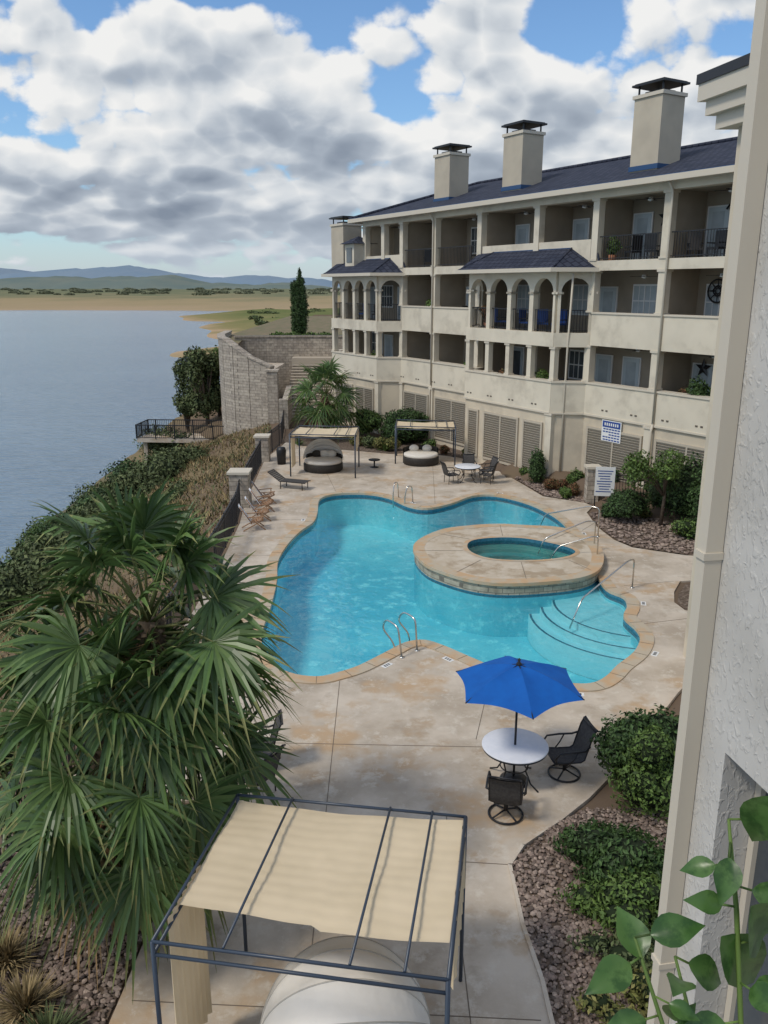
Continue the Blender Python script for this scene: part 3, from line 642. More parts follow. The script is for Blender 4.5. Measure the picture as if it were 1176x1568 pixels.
for s0_,s1_ in[(-5.2,-1.3),(-1.3,2.66),(2.66,6.6),(6.6,10.4),(10.4,14.8),(14.8,19),(19,22.5),(22.5,26.5),(26.5,30)]:
    for z in(3.75,6.9,10.05):
        if z>10 and s0_>=26: continue
        L_=s1_-s0_
        if (s0_*7+z)%2>1: door(s0_+L_*.25,z,glass=rr.random()<.5); win(s0_+L_*.68,z,bl=rr.random()<.5)
        else: win(s0_+L_*.3,z,bl=rr.random()<.5); door(s0_+L_*.8,z,glass=rr.random()<.4)
        mb.lathe([(0,0),(.10,0),(.12,-.12),(0,-.16)],WHITEP,10,(s0_+L_*.5,-1.0,z+2.62)); 
        for a in range(4): mb.box((s0_+L_*.5+.35*math.cos(a*1.571+.4),-1.0+.35*math.sin(a*1.571+.4),z+2.55),(.55,.12,.015),WICK,rz=a*1.571+.4)
mb.done('windows_and_doors',bld)
mb=MB()
def rl(a,b,z0,z1,st=.13):
    L_=math.hypot(b[0]-a[0],b[1]-a[1]); mb.seg(a,b,.045,z1-.04,z1,IRON); mb.seg(a,b,.03,z0+.08,z0+.11,IRON)
    k=int(L_/st)
    for i in range(1,k): x=a[0]+(b[0]-a[0])*i/k; y=a[1]+(b[1]-a[1])*i/k; mb.box((x,y,(z0+z1)/2),(.018,.018,z1-z0-.05),IRON)
for p in bays:
    for u_,v_ in zip(p,p[1:]): rl(u_,v_,6.98,8.0)
for u_,v_ in[(-5,-1.5),(-1.1,2.45),(2.87,6.35),(15.05,18.8),(19.2,22.25)]: rl((u_,.05),(v_,.05),10.12,11.15)
mb.done('balcony_railings',bld)
mb=MB()
for s_,z in[(2.4,13.1),(19.0,13.1)]:
    mb.tube([(s_,.62,z),(s_,.3,z-.4),(s_,.27,z-.6),(s_,.27,3.4)],.05,TRIM,8); mb.tube([(s_,.27,3.4),(s_,.33,3.1),(s_,.33,0)],.05,TRIM,8)
mb.tube([(6.9,1.0,9.6),(7.1,.9,6.4),(7.1,.95,0)],.045,TRIM,8)
mb.done('downpipes',bld)
def local(s_,n_,z): return (P0[0]+DV[0]*s_+NV[0]*n_,P0[1]+DV[1]*s_+NV[1]*n_,z)
def star(s_,z,r,name='wall_star'):
    mb=MB(); pts=[]
    for i in range(10):
        a=math.pi/2+i*math.pi/5; q=r if i%2==0 else r*.4; pts.append((q*math.cos(a),0,q*math.sin(a)))
    mb.add(pts+[(0,-.06,0)],[(i,(i+1)%10,10) for i in range(10)],IRON)
    mb.done(name,None,local(s_,-1.85,z),BROT+math.pi)
star(4.45,11.9,.45); star(1.8,5.7,.42); star(16,11.6,.25)
mb=MB()
mb.tube([(.46*math.cos(a),0,.46*math.sin(a)) for a in np.linspace(0,2*math.pi,25)],.035,IRON,6)
mb.tube([(.2*math.cos(a),0,.2*math.sin(a)) for a in np.linspace(0,2*math.pi,17)],.03,IRON,6)
for i in range(8):
    a=i*math.pi/4; mb.add([(.55*math.cos(a),0,.55*math.sin(a)),(.1*math.cos(a+.6),-.02,.1*math.sin(a+.6)),(.1*math.cos(a-.6),-.02,.1*math.sin(a-.6))],[(0,1,2)],IRON)
mb.done('wall_compass_rose',None,local(1.45,-1.8,8.85),BROT)
mb=MB()
for k in(.55,.35): mb.tube([(k*.75,0,0),(0,0,k),(-k*.75,0,0),(0,0,-k),(k*.75,0,0)],.045,IRON,6)
mb.done('wall_diamond_ornament',None,local(1.0,-1.8,12.0),BROT)
def bchair(s_,n_,z,m,rz=0):
    mb=MB(); mb.box((0,0,.42),(.5,.5,.08),m); mb.box((0,-.24,.78),(.5,.07,.62),m)
    for i in(-1,1):
        for j in(-1,1): mb.box((i*.22,j*.22,.2),(.04,.04,.4),IRON)
        mb.box((i*.26,0,.62),(.05,.5,.04),IRON)
    mb.done('balcony_chair',None,local(s_,n_,z),BROT+rz)
for i,(s_,n_,z,m) in enumerate([(8.3,.4,6.9,BLUEF),(9.3,.5,6.9,BLUEF),(10.6,.4,6.9,BLUEF),(12.5,.5,6.9,BLUEF),(4,-.6,10.05,IRON),(5,-.6,10.05,IRON),(-.3,-.6,10.05,IRON),(.8,-.6,10.05,IRON),(1.8,-.6,10.05,SLING),(17,-.8,6.9,SLING),(16.5,-.8,10.05,SLING),(7.9,.2,3.75,IRON),(25,.4,6.9,IRON),(27,.4,6.9,BLUEF),(28,.4,3.75,IRON),(21,-.8,10.05,IRON)]): bchair(s_,n_,z,m,i*.9)
def bplant(s_,n_,z,r,m):
    x,y,_=local(s_,n_,0); 
    def ex(mb): mb.lathe([(0,0),(.14,0),(.2,.32),(.17,.32),(0,.3)],POTM,14,(x,y,z))
    P_,N_=blob_pts(rblobs((x,y,z+.4+r*.8),(r,r,r),5,.6),600); leaves_mesh('x',P_,N_,.07,m,extra=ex).done('balcony_potted_plant')
for s_,n_,z,r,m in[(.9,-.5,3.75,.75,LEAFD),(1.7,-.4,3.75,.5,LEAFR),(-.6,-.4,3.75,.6,LEAFM),(6.0,-.4,10.05,.4,LEAFM),(9.0,.7,3.75,.6,LEAFM),(11.6,.7,3.75,.65,LEAFR),(16,-.5,3.75,.6,LEAFM),(20,-.5,6.9,.6,LEAFM),(24.5,.6,3.75,.6,LEAFM),(13.4,.6,6.9,.5,LEAFR)]: bplant(s_,n_,z,r,m)
mb=MB(); mb.box((0,0,0),(1.15,.03,.95),WHITEP); mb.box((0,.018,.3),(1.05,.012,.28),SIGNB)
for k in range(5):
    for j in range(6 if k!=2 else 4): mb.box((-.45+j*.17+.02*(k%2),.018,.08-k*.12),(.13,.012,.055),SIGNB)
for j in range(7): mb.box((-.38+j*.125,.027,.3),(.07,.01,.13),WHITEP)
mb.done('pool_warning_sign',None,local(4.7,.24,2.75),BROT)

# near wing eave (upper right)
mb=MB(); poly_=[(6.85,19.6),(8.4,13.0),(14,13.0),(14,19.6)]
mb.prism(poly_,12.9,13.25,TRIM); mb.prism(offset(poly_,-.2),12.6,12.9,TRIM); mb.prism(offset(poly_,-.45),12.3,12.6,TRIM); mb.prism(offset(poly_,.06),13.25,13.45,IRON)
mb.prism(offset(poly_,-.95),-.3,12.3,STUCCO)
c_=offset(poly_,.04); mb.add([(x,y,13.45) for x,y in c_]+[(12,16.5,14.4)],[(0,1,4),(1,2,4),(2,3,4),(3,0,4)],ROOF)
mb.done('apartment_wing')

# near wall
NST,nt2,b2=_nodes('near_stucco'); N2=nt2.nodes; L2=nt2.links
geo=N2.new('ShaderNodeNewGeometry'); mp=N2.new('ShaderNodeVectorMath'); mp.operation='MULTIPLY'; mp.inputs[1].default_value=(1,1,.6); L2.new(geo.outputs['Position'],mp.inputs[0])
na=N2.new('ShaderNodeTexNoise'); na.inputs['Scale'].default_value=26; na.inputs['Detail'].default_value=3; na.inputs['Distortion'].default_value=.8; L2.new(mp.outputs[0],na.inputs['Vector'])
nb=N2.new('ShaderNodeTexNoise'); nb.inputs['Scale'].default_value=2; nb.inputs['Detail'].default_value=4; L2.new(geo.outputs['Position'],nb.inputs['Vector'])
cr2=N2.new('ShaderNodeValToRGB'); cr2.color_ramp.elements[0].color=(.48,.455,.41,1); cr2.color_ramp.elements[1].color=(.59,.565,.52,1); cr2.color_ramp.elements[0].position=.35; cr2.color_ramp.elements[1].position=.7
L2.new(nb.outputs['Fac'],cr2.inputs[0]); L2.new(cr2.outputs[0],b2.inputs['Base Color']); b2.inputs['Roughness'].default_value=.9
mr=N2.new('ShaderNodeMapRange'); mr.inputs[1].default_value=.52; mr.inputs[2].default_value=.66; L2.new(na.outputs['Fac'],mr.inputs[0])
bp=N2.new('ShaderNodeBump'); bp.inputs['Strength'].default_value=.5; bp.inputs['Distance'].default_value=.008; L2.new(mr.outputs[0],bp.inputs['Height']); L2.new(bp.outputs[0],b2.inputs['Normal'])
nw=empty('near_apartment_wall',(1.83,4.2,0),math.atan2(-2.2,.38))
mb=MB()
mb.box((.12,.15,6.5),(.24,.3,13),NST)
mb.box((2.23,.15,9.77),(3.98,.3,6.46),NST); mb.box((2.23,.15,2.2),(3.98,.3,4.4),NST); mb.box((3.4,.15,5.47),(1.64,.3,2.14),NST)
mb.box((1.41,.27,5.47),(2.34,.06,2.14),GLASSW); mb.box((.27,.235,5.47),(.05,.05,2.14),TRIM)
mb.box((2.4,-.02,8.33),(3.8,.04,.26),NST)
mb.done('wall',nw)
mb=MB(); mb.box((-.03,-.055,6.5),(.085,.10,13),TRIM); mb.box((-.07,.05,6.5),(.05,.16,13),TRIM)
for z in(10.8,7.6,4.9): mb.box((-.03,-.06,z),(.10,.115,.04),TRIM)
mb.done('downspout',nw)
mb=MB(); mb.box((1.3,-.3,7.35),(2.4,2.4,.3),CONC); mb.done('balcony_slab',None)

# houseplant
hp=MB(); pc=Vector((.50,.62,7.5)); hp.lathe([(0,0),(.1,0),(.14,.28),(.15,.28),(.15,.31),(.125,.31),(.12,.26),(0,.26)],POTM,20,tuple(pc))
def bigleaf(base,tip,w,nrm):
    b_=Vector(base);t_=Vector(tip);d=t_-b_;L_=d.length;d.normalize();n_=Vector(nrm);n_=(n_-d*n_.dot(d)).normalized();s_=d.cross(n_)
    prof=[(0,.03),(.06,.35),(.16,.7),(.3,.95),(.45,1),(.6,.82),(.75,.52),(.88,.24),(1,0)]
    vs=[];fs=[]; tw=random.uniform(-.3,.3)
    for i,(t,k) in enumerate(prof):
        c=b_+d*L_*t-n_*(t*t*L_*.3)
        for q_,lift in((-1,.30),(-.5,.12),(0,0),(.5,.12),(1,.30)): vs.append(tuple(c+s_*w*k*q_+n_*w*k*(lift+tw*q_+.06*math.sin(i*2+q_*3))))
    for i in range(len(prof)-1):
        for j in range(4): fs.append((i*5+j,i*5+j+1,(i+1)*5+j+1,(i+1)*5+j))
    hp.add(vs,fs,NLEAF,True)
stems=[[(.46,.72,7.8),(.45,.80,8.05),(.44,.85,8.25),(.43,.88,8.36)],[(.50,.70,7.8),(.50,.80,8.1),(.52,.86,8.33)],[(.44,.72,7.8),(.37,.82,8.05),(.32,.86,8.20)],[(.48,.72,7.8),(.42,.82,8.0),(.37,.85,8.18)],[(.54,.7,7.8),(.56,.82,8.2),(.57,.88,8.42)]]
for st in stems:
    hp.tube(st,[.0035]*(len(st)-1)+[.002],LEAFM,5)
    P=[Vector(p) for p in st]
    for k in range(9):
        t=.36+.64*k/8; f=t*(len(P)-1); i=min(int(f),len(P)-2); p=P[i].lerp(P[i+1],f-i)
        a=k*2.4+random.uniform(-.4,.4); ln=random.uniform(.035,.07); d=Vector((math.cos(a),.35*math.sin(a)-.2,random.uniform(-.5,.5))).normalized()
        q=p+d*.02; hp.tube([p,q],.0018,LEAFM,4); bigleaf(q,q+d*ln,ln*.30,(random.uniform(-.5,.3),-.7,.8))
bigleaf((.43,.80,8.30),(.50,.83,8.19),.036,(-.2,-.8,.6)); bigleaf((.42,.84,8.22),(.50,.84,8.13),.034,(.2,-.8,.5)); bigleaf((.46,.84,8.42),(.44,.86,8.33),.024,(-.5,-.6,.5))
hp.done('potted_houseplant')

# ------------------------------------------------------------ palms
def fan_leaf(mb,hub,dirv,size,nseg=28,dead=False,spread=118,droop=.35):
    d=Vector(dirv).normalized(); up=Vector((0,0,1)); s_=d.cross(up)
    if s_.length<.05: s_=Vector((1,0,0))
    s_.normalize(); n_=s_.cross(d).normalized()
    tw=random.uniform(-.8,.8); s_,n_=(s_*math.cos(tw)+n_*math.sin(tw)),(n_*math.cos(tw)-s_*math.sin(tw))
    mg=PALMD if dead else PALMG; mt=PALMD if dead else PALMY
    for i in range(nseg):
        a=R(-spread+2*spread*(i+.5)/nseg)+random.uniform(-.03,.03)
        bd=(d*math.cos(a)+s_*math.sin(a)+n_*(.12*abs(math.sin(a))+.07*(i%2)+random.uniform(-.03,.03))).normalized()
        L_=size*(.60+.40*math.cos(a*.6))*random.uniform(.85,1.08)
        w_=size*.040
        side=bd.cross(n_).normalized()
        P=[];ws=[0.25,1,.85,.42,.04]; ts=[0,.3,.55,.8,1]
        dr=droop*random.uniform(.4,2.0)
        for t in ts:
            p=Vector(hub)+bd*L_*t; p.z-=dr*L_*max(0,t-.3)**1.6*1.3; P.append(p)
        vs=[]
        for p,k in zip(P,ws): vs+= [tuple(p-side*w_*k),tuple(p-n_*w_*k*.45),tuple(p+side*w_*k)]
        o=len(mb.v); mb.v+=vs; g=mb.mi(mg); y_=mb.mi(mt)
        for j in range(4):
            for q_ in(0,1): mb.f.append([o+j*3+q_,o+j*3+q_+1,o+(j+1)*3+q_+1,o+(j+1)*3+q_]); mb.m.append(g if j<3 else y_); mb.sm.append(False)
def crown(mb,c,nl,pet,size,dead=8,elmin=-50,elmax=82,nseg=28):
    for i in range(nl):
        az=i*2.39996+random.uniform(-.35,.35); k=(i+.5)/nl; el=R(elmax-(elmax-elmin)*k**.85)+random.uniform(-.18,.18)
        d=Vector((math.cos(az)*math.cos(el),math.sin(az)*math.cos(el),math.sin(el)))
        L_=pet*random.uniform(.7,1.15); c0=Vector(c)+Vector((0,0,-.5*k))
        mid=c0+d*L_*.5+Vector((0,0,.04)); hub=c0+d*L_+Vector((0,0,-.15*L_*math.cos(el)))
        isd=i>=nl-dead
        mb.tube([c0,mid,hub],[.028,.018,.012],PALMD if isd else PALMY,5)
        fd=(hub-mid).normalized(); fd.z-=.15; fan_leaf(mb,hub,fd,size*random.uniform(.8,1.12),nseg,isd,droop=.75 if isd else .4)
def trunk(mb,x,y,z0,z1,r0,r1,lx=0,ly=0):
    mb.tube([(x,y,z0),(x+lx*.4,y+ly*.4,(z0+z1)/2),(x+lx,y+ly,z1)],[r0,(r0+r1)/2,r1],TRUNK,14)
    k=0;z=z0+.1
    while z<z1-.1:
        t=(z-z0)/(z1-z0); r=r0+(r1-r0)*t
        for j in range(7):
            a=j*2*math.pi/7+k*.45; cx_,cy_=x+lx*t,y+ly*t
            p=Vector((cx_+math.cos(a)*r*.85,cy_+math.sin(a)*r*.85,z)); o=Vector((math.cos(a),math.sin(a),0)); s_=Vector((-math.sin(a),math.cos(a),0))
            w_=r*.42; tip=p+o*.13+Vector((0,0,.17))
            mb.hexa([tuple(p-s_*w_-Vector((0,0,.07))),tuple(p+s_*w_-Vector((0,0,.07))),tuple(p+s_*w_*.9-o*.05),tuple(p-s_*w_*.9-o*.05),tuple(tip-s_*w_*.45),tuple(tip+s_*w_*.45),tuple(tip+s_*w_*.4-o*.05+Vector((0,0,.03))),tuple(tip-s_*w_*.4-o*.05+Vector((0,0,.03)))],TRUNK)
        z+=.12;k+=1
mb=MB(); trunk(mb,-3.65,10.35,-.1,4.5,.27,.2,.3,.3); trunk(mb,-3.75,10.2,-.1,3.0,.24,.2,-.05,-.2)
crown(mb,(-3.3,10.6,4.6),44,1.3,1.15,1,-52)
crown(mb,(-3.6,9.95,3.15),42,1.3,1.15,1,-60)
for i in range(7):
    a=random.uniform(0,6.28); fan_leaf(mb,(-3.4+.35*math.cos(a),10.3+.35*math.sin(a),random.uniform(1.5,2.2)),(math.cos(a)*.4,math.sin(a)*.4,-1),.85,22,True,50,.2)
for i in range(130):
    a=random.uniform(0,6.28); r_=random.uniform(.1,.8); p=Vector((-3.6+.15*math.cos(a),10.1+.15*math.sin(a),random.uniform(3.0,4.3)))
    mb.tube([p,p+Vector((r_*math.cos(a)*.7,r_*math.sin(a)*.7,.1)),p+Vector((r_*math.cos(a),r_*math.sin(a),-random.uniform(.2,.7)))],[.006,.004,.002],PALMD,3)
mb.done('fan_palm_tree')
mb=MB(); trunk(mb,-3.6,50,-.1,2.6,.25,.2); crown(mb,(-3.6,50,2.7),36,1.5,1.4,4,-40,nseg=18); mb.done('fan_palm_tree')

# ------------------------------------------------------------ shrubs and trees
shrub('green_shrub',rblobs((4.9,13.3,.8),(1.0,.9,.85),10,.6),LEAFD,.05,1500)
shrub('green_shrub',rblobs((4.6,12.6,1.0),(.65,.6,.65),6,.6)+[((4.8,12.7,.5),(.8,.7,.5))],LEAFM,.045,1500)
shrub('groundcover_shrub',rblobs((3.8,11.1,.25),(1.3,.9,.36),11,.45)+[((4.7,10.4,.3),(.8,.9,.45))],LEAFD,.05,1300,.6)
shrub('groundcover_shrub',rblobs((3.9,10.1,.2),(1.3,.8,.36),12,.45),LEAFM,.045,1200,.6)
shrub('groundcover_shrub',rblobs((3.5,9.3,.15),(1.0,.5,.28),8,.5),LEAFO,.04,1100,.5)
shrub('groundcover_shrub',rblobs((3.2,8.4,.2),(.8,.5,.3),6,.5),LEAFY,.045,1200,.6)
shrub('boxwood_shrub',rblobs((9.7,31.3,.7),(1.05,1.0,.62),7,.75),LEAFD,.05,1100)
shrub('hedge',[((12.2,31.2,1.2),(1.3,1.0,1.4)),((12.6,29.6,1.2),(1.3,1.2,1.5)),((11.6,32.6,.9),(.9,.9,1.1))],LEAFD,.07,700)
shrub('round_shrub',rblobs((11.4,29.0,.4),(.8,.7,.4),5,.7),LEAFM,.06,800)
shrub('conical_shrub',[((7.25,37.8,.95),(.42,.42,.75)),((7.25,37.8,.5),(.45,.45,.5))],LEAFD,.05,1500)
shrub('conical_shrub',[((5.9,42.3,.9),(.5,.5,.75)),((5.9,42.3,.5),(.5,.5,.5))],LEAFD,.05,1500)
for x,y in[(7.7,36.5),(8.5,35.4),(8.1,36.0)]: shrub('red_shrub',rblobs((x,y,.3),(.38,.38,.32),4,.7),LEAFR,.05,1500)
shrub('green_shrub',rblobs((8.8,36.8,.5),(.5,.5,.5),4,.7),LEAFM,.06,1100)
shrub('green_shrub',rblobs((10.2,36.0,.6),(.6,.6,.6),4,.7),LEAFD,.06,1100)
shrub('large_shrub',rblobs((1.0,48.5,1.0),(2.1,1.4,1.2),9,.6),LEAFD,.08,550)
shrub('large_shrub',rblobs((-1.2,50.5,.8),(1.2,1.2,1.0),6,.6),LEAFM,.08,550)
for x,y in[(-.8,46.8),(-.2,46.2),(.5,46.0),(-1.6,47.5)]: shrub('mounded_shrub',rblobs((x,y,.35),(.5,.45,.4),4,.8),LEAFY if random.random()<.5 else LEAFO,.06,900)
shrub('mounded_shrub',rblobs((2.6,46.0,.3),(.5,.5,.4),4,.7),LEAFM,.06,900)
for x,y in[(4.6,44.2),(3.4,45.0),(5.2,43.4),(6.9,39.3),(7.0,40.2),(9.2,32.2),(10.6,31.8),(8.0,34.9),(9.0,31.9)]:
    shrub('bed_shrub',rblobs((x,y,.25),(.35,.35,.28),4,.7),random.choice([LEAFM,LEAFR,LEAFY,LEAFD]),.06,1000)
def spiky(x,y,r=.5,m=LEAFM,n=40,name='spiky_yucca'):
    mb=MB()
    for i in range(n):
        a=i*2.4;el=random.uniform(.2,1.4);d=Vector((math.cos(a)*math.cos(el),math.sin(a)*math.cos(el),math.sin(el)));s_=Vector((-math.sin(a),math.cos(a),0))*(.03 if n<60 else .009)
        rr_=r*random.uniform(.6,1.1); p=Vector((x+random.gauss(0,.05)*r,y+random.gauss(0,.05)*r,0));mb.add([tuple(p-s_),tuple(p+s_),tuple(p+d*rr_*.6+s_),tuple(p+d*rr_*.6-s_),tuple(p+d*rr_-Vector((0,0,.12*r)))],[(0,1,2,3),(3,2,4)],m)
    mb.done(name)
for x,y in[(0.1,45.8),(6.3,41.4),(-5.0,47.5)]: spiky(x,y,.7)
for x,y,m in[(-5.2,9.2,STRAW),(-4.6,8.4,STRAW),(-4.9,10.4,LEAFO),(-5.6,8.6,LEAFY),(-4.1,7.9,LEAFO),(-4.7,7.6,STRAW)]: spiky(x,y,.6,m,420,'ornamental_grass')
shrub('dark_hedge',rblobs((-5.0,11.6,.45),(1.3,.7,.55),8,.6),LEAFD,.05,1300)
def tree(name,x,y,z0,h,blobs,m,size,dens,tr=.08,corek=0):
    def ex(mb):
        mb.tube([(x,y,z0),(x+.05,y,z0+h*.4),(x,y+.05,z0+h*.6)],[tr,tr*.8,tr*.6],BARK,8)
        for c,r in blobs: mb.tube([(x,y,z0+h*.4),((x+c[0])/2,(y+c[1])/2,(z0+h*.5+c[2])/2),c],[tr*.6,tr*.4,tr*.15],BARK,6)
    P,Nn=blob_pts(blobs,dens)
    core=[(c,tuple(q*corek for q in r)) for c,r in blobs] if corek else None
    leaves_mesh(name,P,Nn,size,m,.5,core,ex).done(name)
tree('small_tree',10.8,30.6,-.05,3.2,rblobs((10.6,30.8,2.2),(1.5,1.2,1.0),12,.42),LEAFM,.07,420)
tree('bank_tree',-14.6,67,-4.5,8,rblobs((-15.0,67,1.5),(2.4,2.0,3.0),18,.38),LEAFO,.14,190,.2,.4)
tree('bank_tree',-14.0,69,-4.5,8,rblobs((-13.8,69,2.2),(1.6,1.5,2.2),10,.42),LEAFM,.14,190,.2,.4)
tree('bank_tree',-16.5,68,-5,6,rblobs((-16.6,68,.2),(1.4,1.5,1.8),8,.45),LEAFO,.14,190,.15,.4)
shrub('bank_shrubs',rblobs((-14.0,54,-3.1),(3.4,2.6,1.9),20,.4)+rblobs((-12.0,57,-2.6),(1.9,2,1.2),7,.45)+rblobs((-15.5,50,-3.7),(2.6,1.8,1.7),11,.5),LEAFO,.12,280,.55)
shrub('bank_shrubs',rblobs((-12.2,50,-3.1),(1.6,1.8,.9),8,.5)+rblobs((-16.8,57,-5.2),(2.4,2.4,1.4),8,.5),LEAFM,.12,260,.5)
shrub('bank_shrubs',rblobs((-8.2,41,-1.5),(1.2,2.2,.9),8,.5)+rblobs((-11.5,44,-3.2),(2,3,1.8),8,.5),LEAFO,.1,260,.5)
shrub('bank_shrubs',rblobs((-12,33,-4.6),(2.5,4,1.8),10,.5)+rblobs((-9,24,-2.6),(1.5,4,1.2),8,.5)+rblobs((-15,40,-6),(2.5,4,1.6),9,.5),LEAFM,.1,200,.5)
shrub('bank_shrubs',rblobs((-9,14,-1.6),(1.6,4,1.4),10,.5),LEAFM,.1,300,.5)
for m_,nn_,lo_,hi_ in((LEAFD,34,11,20),(LEAFO,46,7,20),(LEAFM,20,12,20)):
    bl=[]
    for i in range(nn_):
        y=random.uniform(34,66); x=edge_x(y)-random.uniform(lo_,hi_); r=random.uniform(.9,1.9)
        bl.append(((x,y,th(x,y)+r*.45),(r,r*1.1,r*random.uniform(.6,.95))))
    shrub('shoreline_shrubs',bl,m_,.13,170,.6)
cy_=[((-6.95,70,5.0+i*.62),(.68*math.sin(math.pi*min(.98,(i+1.2)/9.5))**.6,.68*math.sin(math.pi*min(.98,(i+1.2)/9.5))**.6,.62)) for i in range(9)]
cy_+=[((-7.35,70.1,5.0+i*.58),(.45,.45,.5)) for i in range(8)]
shrub('italian_cypress',cy_,LEAFD,.10,900,.75,.3)
shrub('terrace_plants',[((x,67.6,5.2),(.7,.5,.3)) for x in(-8.6,-7.4,-6.0,-4.8)],LEAFM,.1,500,.6)

mb=MB(); mb.mats=[STRAW,LEAFO]; V=[];Fc=[];mi=[]
for x,y in zip(rng.uniform(-19,-6,26000),rng.uniform(12,62,26000)):
    e=edge_x(y)
    if x>e-.3: continue
    z=th(x,y); a=random.uniform(0,6.28); h=random.uniform(.08,.3); w_=.05
    dx,dy=math.cos(a)*w_,math.sin(a)*w_; o=len(V)
    V+=[(x-dx,y-dy,z-.05),(x+dx,y+dy,z-.05),(x+random.uniform(-.2,.2),y+random.uniform(-.2,.2),z+h)]; Fc.append([o,o+1,o+2]); mi.append(0 if random.random()<.7 else 1)
mb.v=V;mb.f=Fc;mb.m=mi;mb.sm=[False]*len(Fc); mb.done('dry_grass')

t_=(1+5**.5)/2
iv=np.array([(-1,t_,0),(1,t_,0),(-1,-t_,0),(1,-t_,0),(0,-1,t_),(0,1,t_),(0,-1,-t_),(0,1,-t_),(t_,0,-1),(t_,0,1),(-t_,0,-1),(-t_,0,1)])/1.9
ifc=np.array([(0,11,5),(0,5,1),(0,1,7),(0,7,10),(0,10,11),(1,5,9),(5,11,4),(11,10,2),(10,7,6),(7,1,8),(3,9,4),(3,4,2),(3,2,6),(3,6,8),(3,8,9),(4,9,5),(2,4,11),(6,2,10),(8,6,7),(9,8,1)])
def pebbles(name,poly,n,rmin,rmax):
    xs=[p[0] for p in poly]; ys=[p[1] for p in poly]; V=[];Fc=[];c=0
    while c<n:
        x,y=random.uniform(min(xs),max(xs)),random.uniform(min(ys),max(ys))
        if not inside(x,y,poly): continue
        r=random.uniform(rmin,rmax)*random.uniform(.7,1.2); s_=np.array([r*random.uniform(.8,1.4),r*random.uniform(.7,1.1),r*.6])
        a=random.uniform(0,6.28); v=iv*s_*rng.uniform(.85,1.15,(12,1)); vx=v[:,0]*math.cos(a)-v[:,1]*math.sin(a)+x; vy=v[:,0]*math.sin(a)+v[:,1]*math.cos(a)+y
        V.append(np.stack([vx,vy,v[:,2]+r*.25],1)); Fc.append(ifc+12*c); c+=1
    mb=MB(); mb.mats=[PEB]; mb.v=np.concatenate(V).tolist(); mb.f=np.concatenate(Fc).tolist(); mb.m=[0]*len(mb.f); mb.sm=[False]*len(mb.f)
    return mb.done(name)
LBED=[(-3.12,12),(-3.15,11.1),(-3.45,10.1),(-3.55,8),(-3.55,5.5),(-6.6,5.5),(-6.4,12)]
RBED=[(3.6,12.7),(3.1,12.35),(2.4,11.65),(2.06,11.2),(2.06,10.6),(2.06,9.9),(2.15,8.9),(2.15,6.8),(5,6.8),(5,12.7)]
FBED=[(8.75,34.1),(7.2,35.4),(6.7,37.6),(6.1,40),(5.3,42.5),(6.5,42.0),(7.6,39.6),(9.5,36.5),(10.2,34.8)]
FBED2=[(14,26.8),(10.6,27.1),(9,28),(8.6,28.9),(8.4,30.5),(8.5,32.5),(12,33),(14,30)]
mb=MB()
for P_ in(LBED,RBED,FBED,FBED2,[(8.75,22),(8.7,22.6),(9,23.4),(9.5,24.2),(12,24.5),(12,20.5),(10.1,19.8)]): mb.poly(P_,-.02,MULCH)
mb.poly([(-6.2,48.8),(-4,46.9),(-1.8,46.1),(.4,45.1),(1.9,45.5),(4.1,44.2),(5.3,42.6),(3,52),(-6,56)],-.02,MULCH)
mb.done('planting_beds')
pebbles('rock_mulch',LBED,6500,.02,.05); pebbles('rock_mulch',RBED,7500,.02,.045)
pebbles('rock_mulch',FBED,1800,.04,.08); pebbles('rock_mulch',FBED2,2500,.04,.08)
mb=MB()
for a,b in zip(RB,RB[1:]): mb.seg(a,b,.06,-.1,.03,CONC,off=-.03)
mb.done('bed_kerb')
# ------------------------------------------------------------ walls / fences
rw=empty('stone_retaining_wall')
def wallseg(mb,a,b,za0,za1,zb0,zb1,w,m):
    ax,ay=a;bx,by=b;L_=math.hypot(bx-ax,by-ay);nx,ny=-(by-ay)/L_*w/2,(bx-ax)/L_*w/2
    mb.hexa([(ax-nx,ay-ny,za0),(bx-nx,by-ny,zb0),(bx+nx,by+ny,zb0),(ax+nx,ay+ny,za0),(ax-nx,ay-ny,za1),(bx-nx,by-ny,zb1),(bx+nx,by+ny,zb1),(ax+nx,ay+ny,za1)],m)
mb=MB(); A=[(-13.4,72),(-12.9,66),(-12.1,62),(-11.5,60.4),(-10.6,59.2),(-9.4,58.3),(-7.8,57.5)]; ZT=[5.3,5.35,5.35,5.35,4.9,4.2,3.6]
for i in range(6):
    wallseg(mb,A[i],A[i+1],-6,ZT[i],-5 if i<3 else -3,ZT[i+1],.5,WALLST); wallseg(mb,A[i],A[i+1],ZT[i],ZT[i]+.1,ZT[i+1],ZT[i+1]+.1,.62,WALLST)
mb.box((-7.7,57.0,1.6),(.7,.9,3.6),WALLST); mb.box((-7.7,57.0,3.45),(.85,1.05,.12),WALLST)
Bw=[(-11.6,64.6),(-9.2,65.2),(-6,65.4),(-3,65.2),(2.5,65)]
for i in range(4): wallseg(mb,Bw[i],Bw[i+1],-1,5.25,-1,5.25,.45,WALLST); wallseg(mb,Bw[i],Bw[i+1],5.25,5.36,5.25,5.36,.6,WALLST)
wallseg(mb,(-3.6,62.5),(-3.6,57),-1,3.4,-1,1.2,.4,WALLST); wallseg(mb,(-6.6,54),(-6.6,57),-1,1.7,-1,2.4,.35,WALLST); mb.box((-6.6,53.7,.8),(.6,.6,2.2),WALLST)
mb.done('walls',rw)
mb=MB(); SW=mat('stair_tread',(.44,.38,.30),rough=.9)
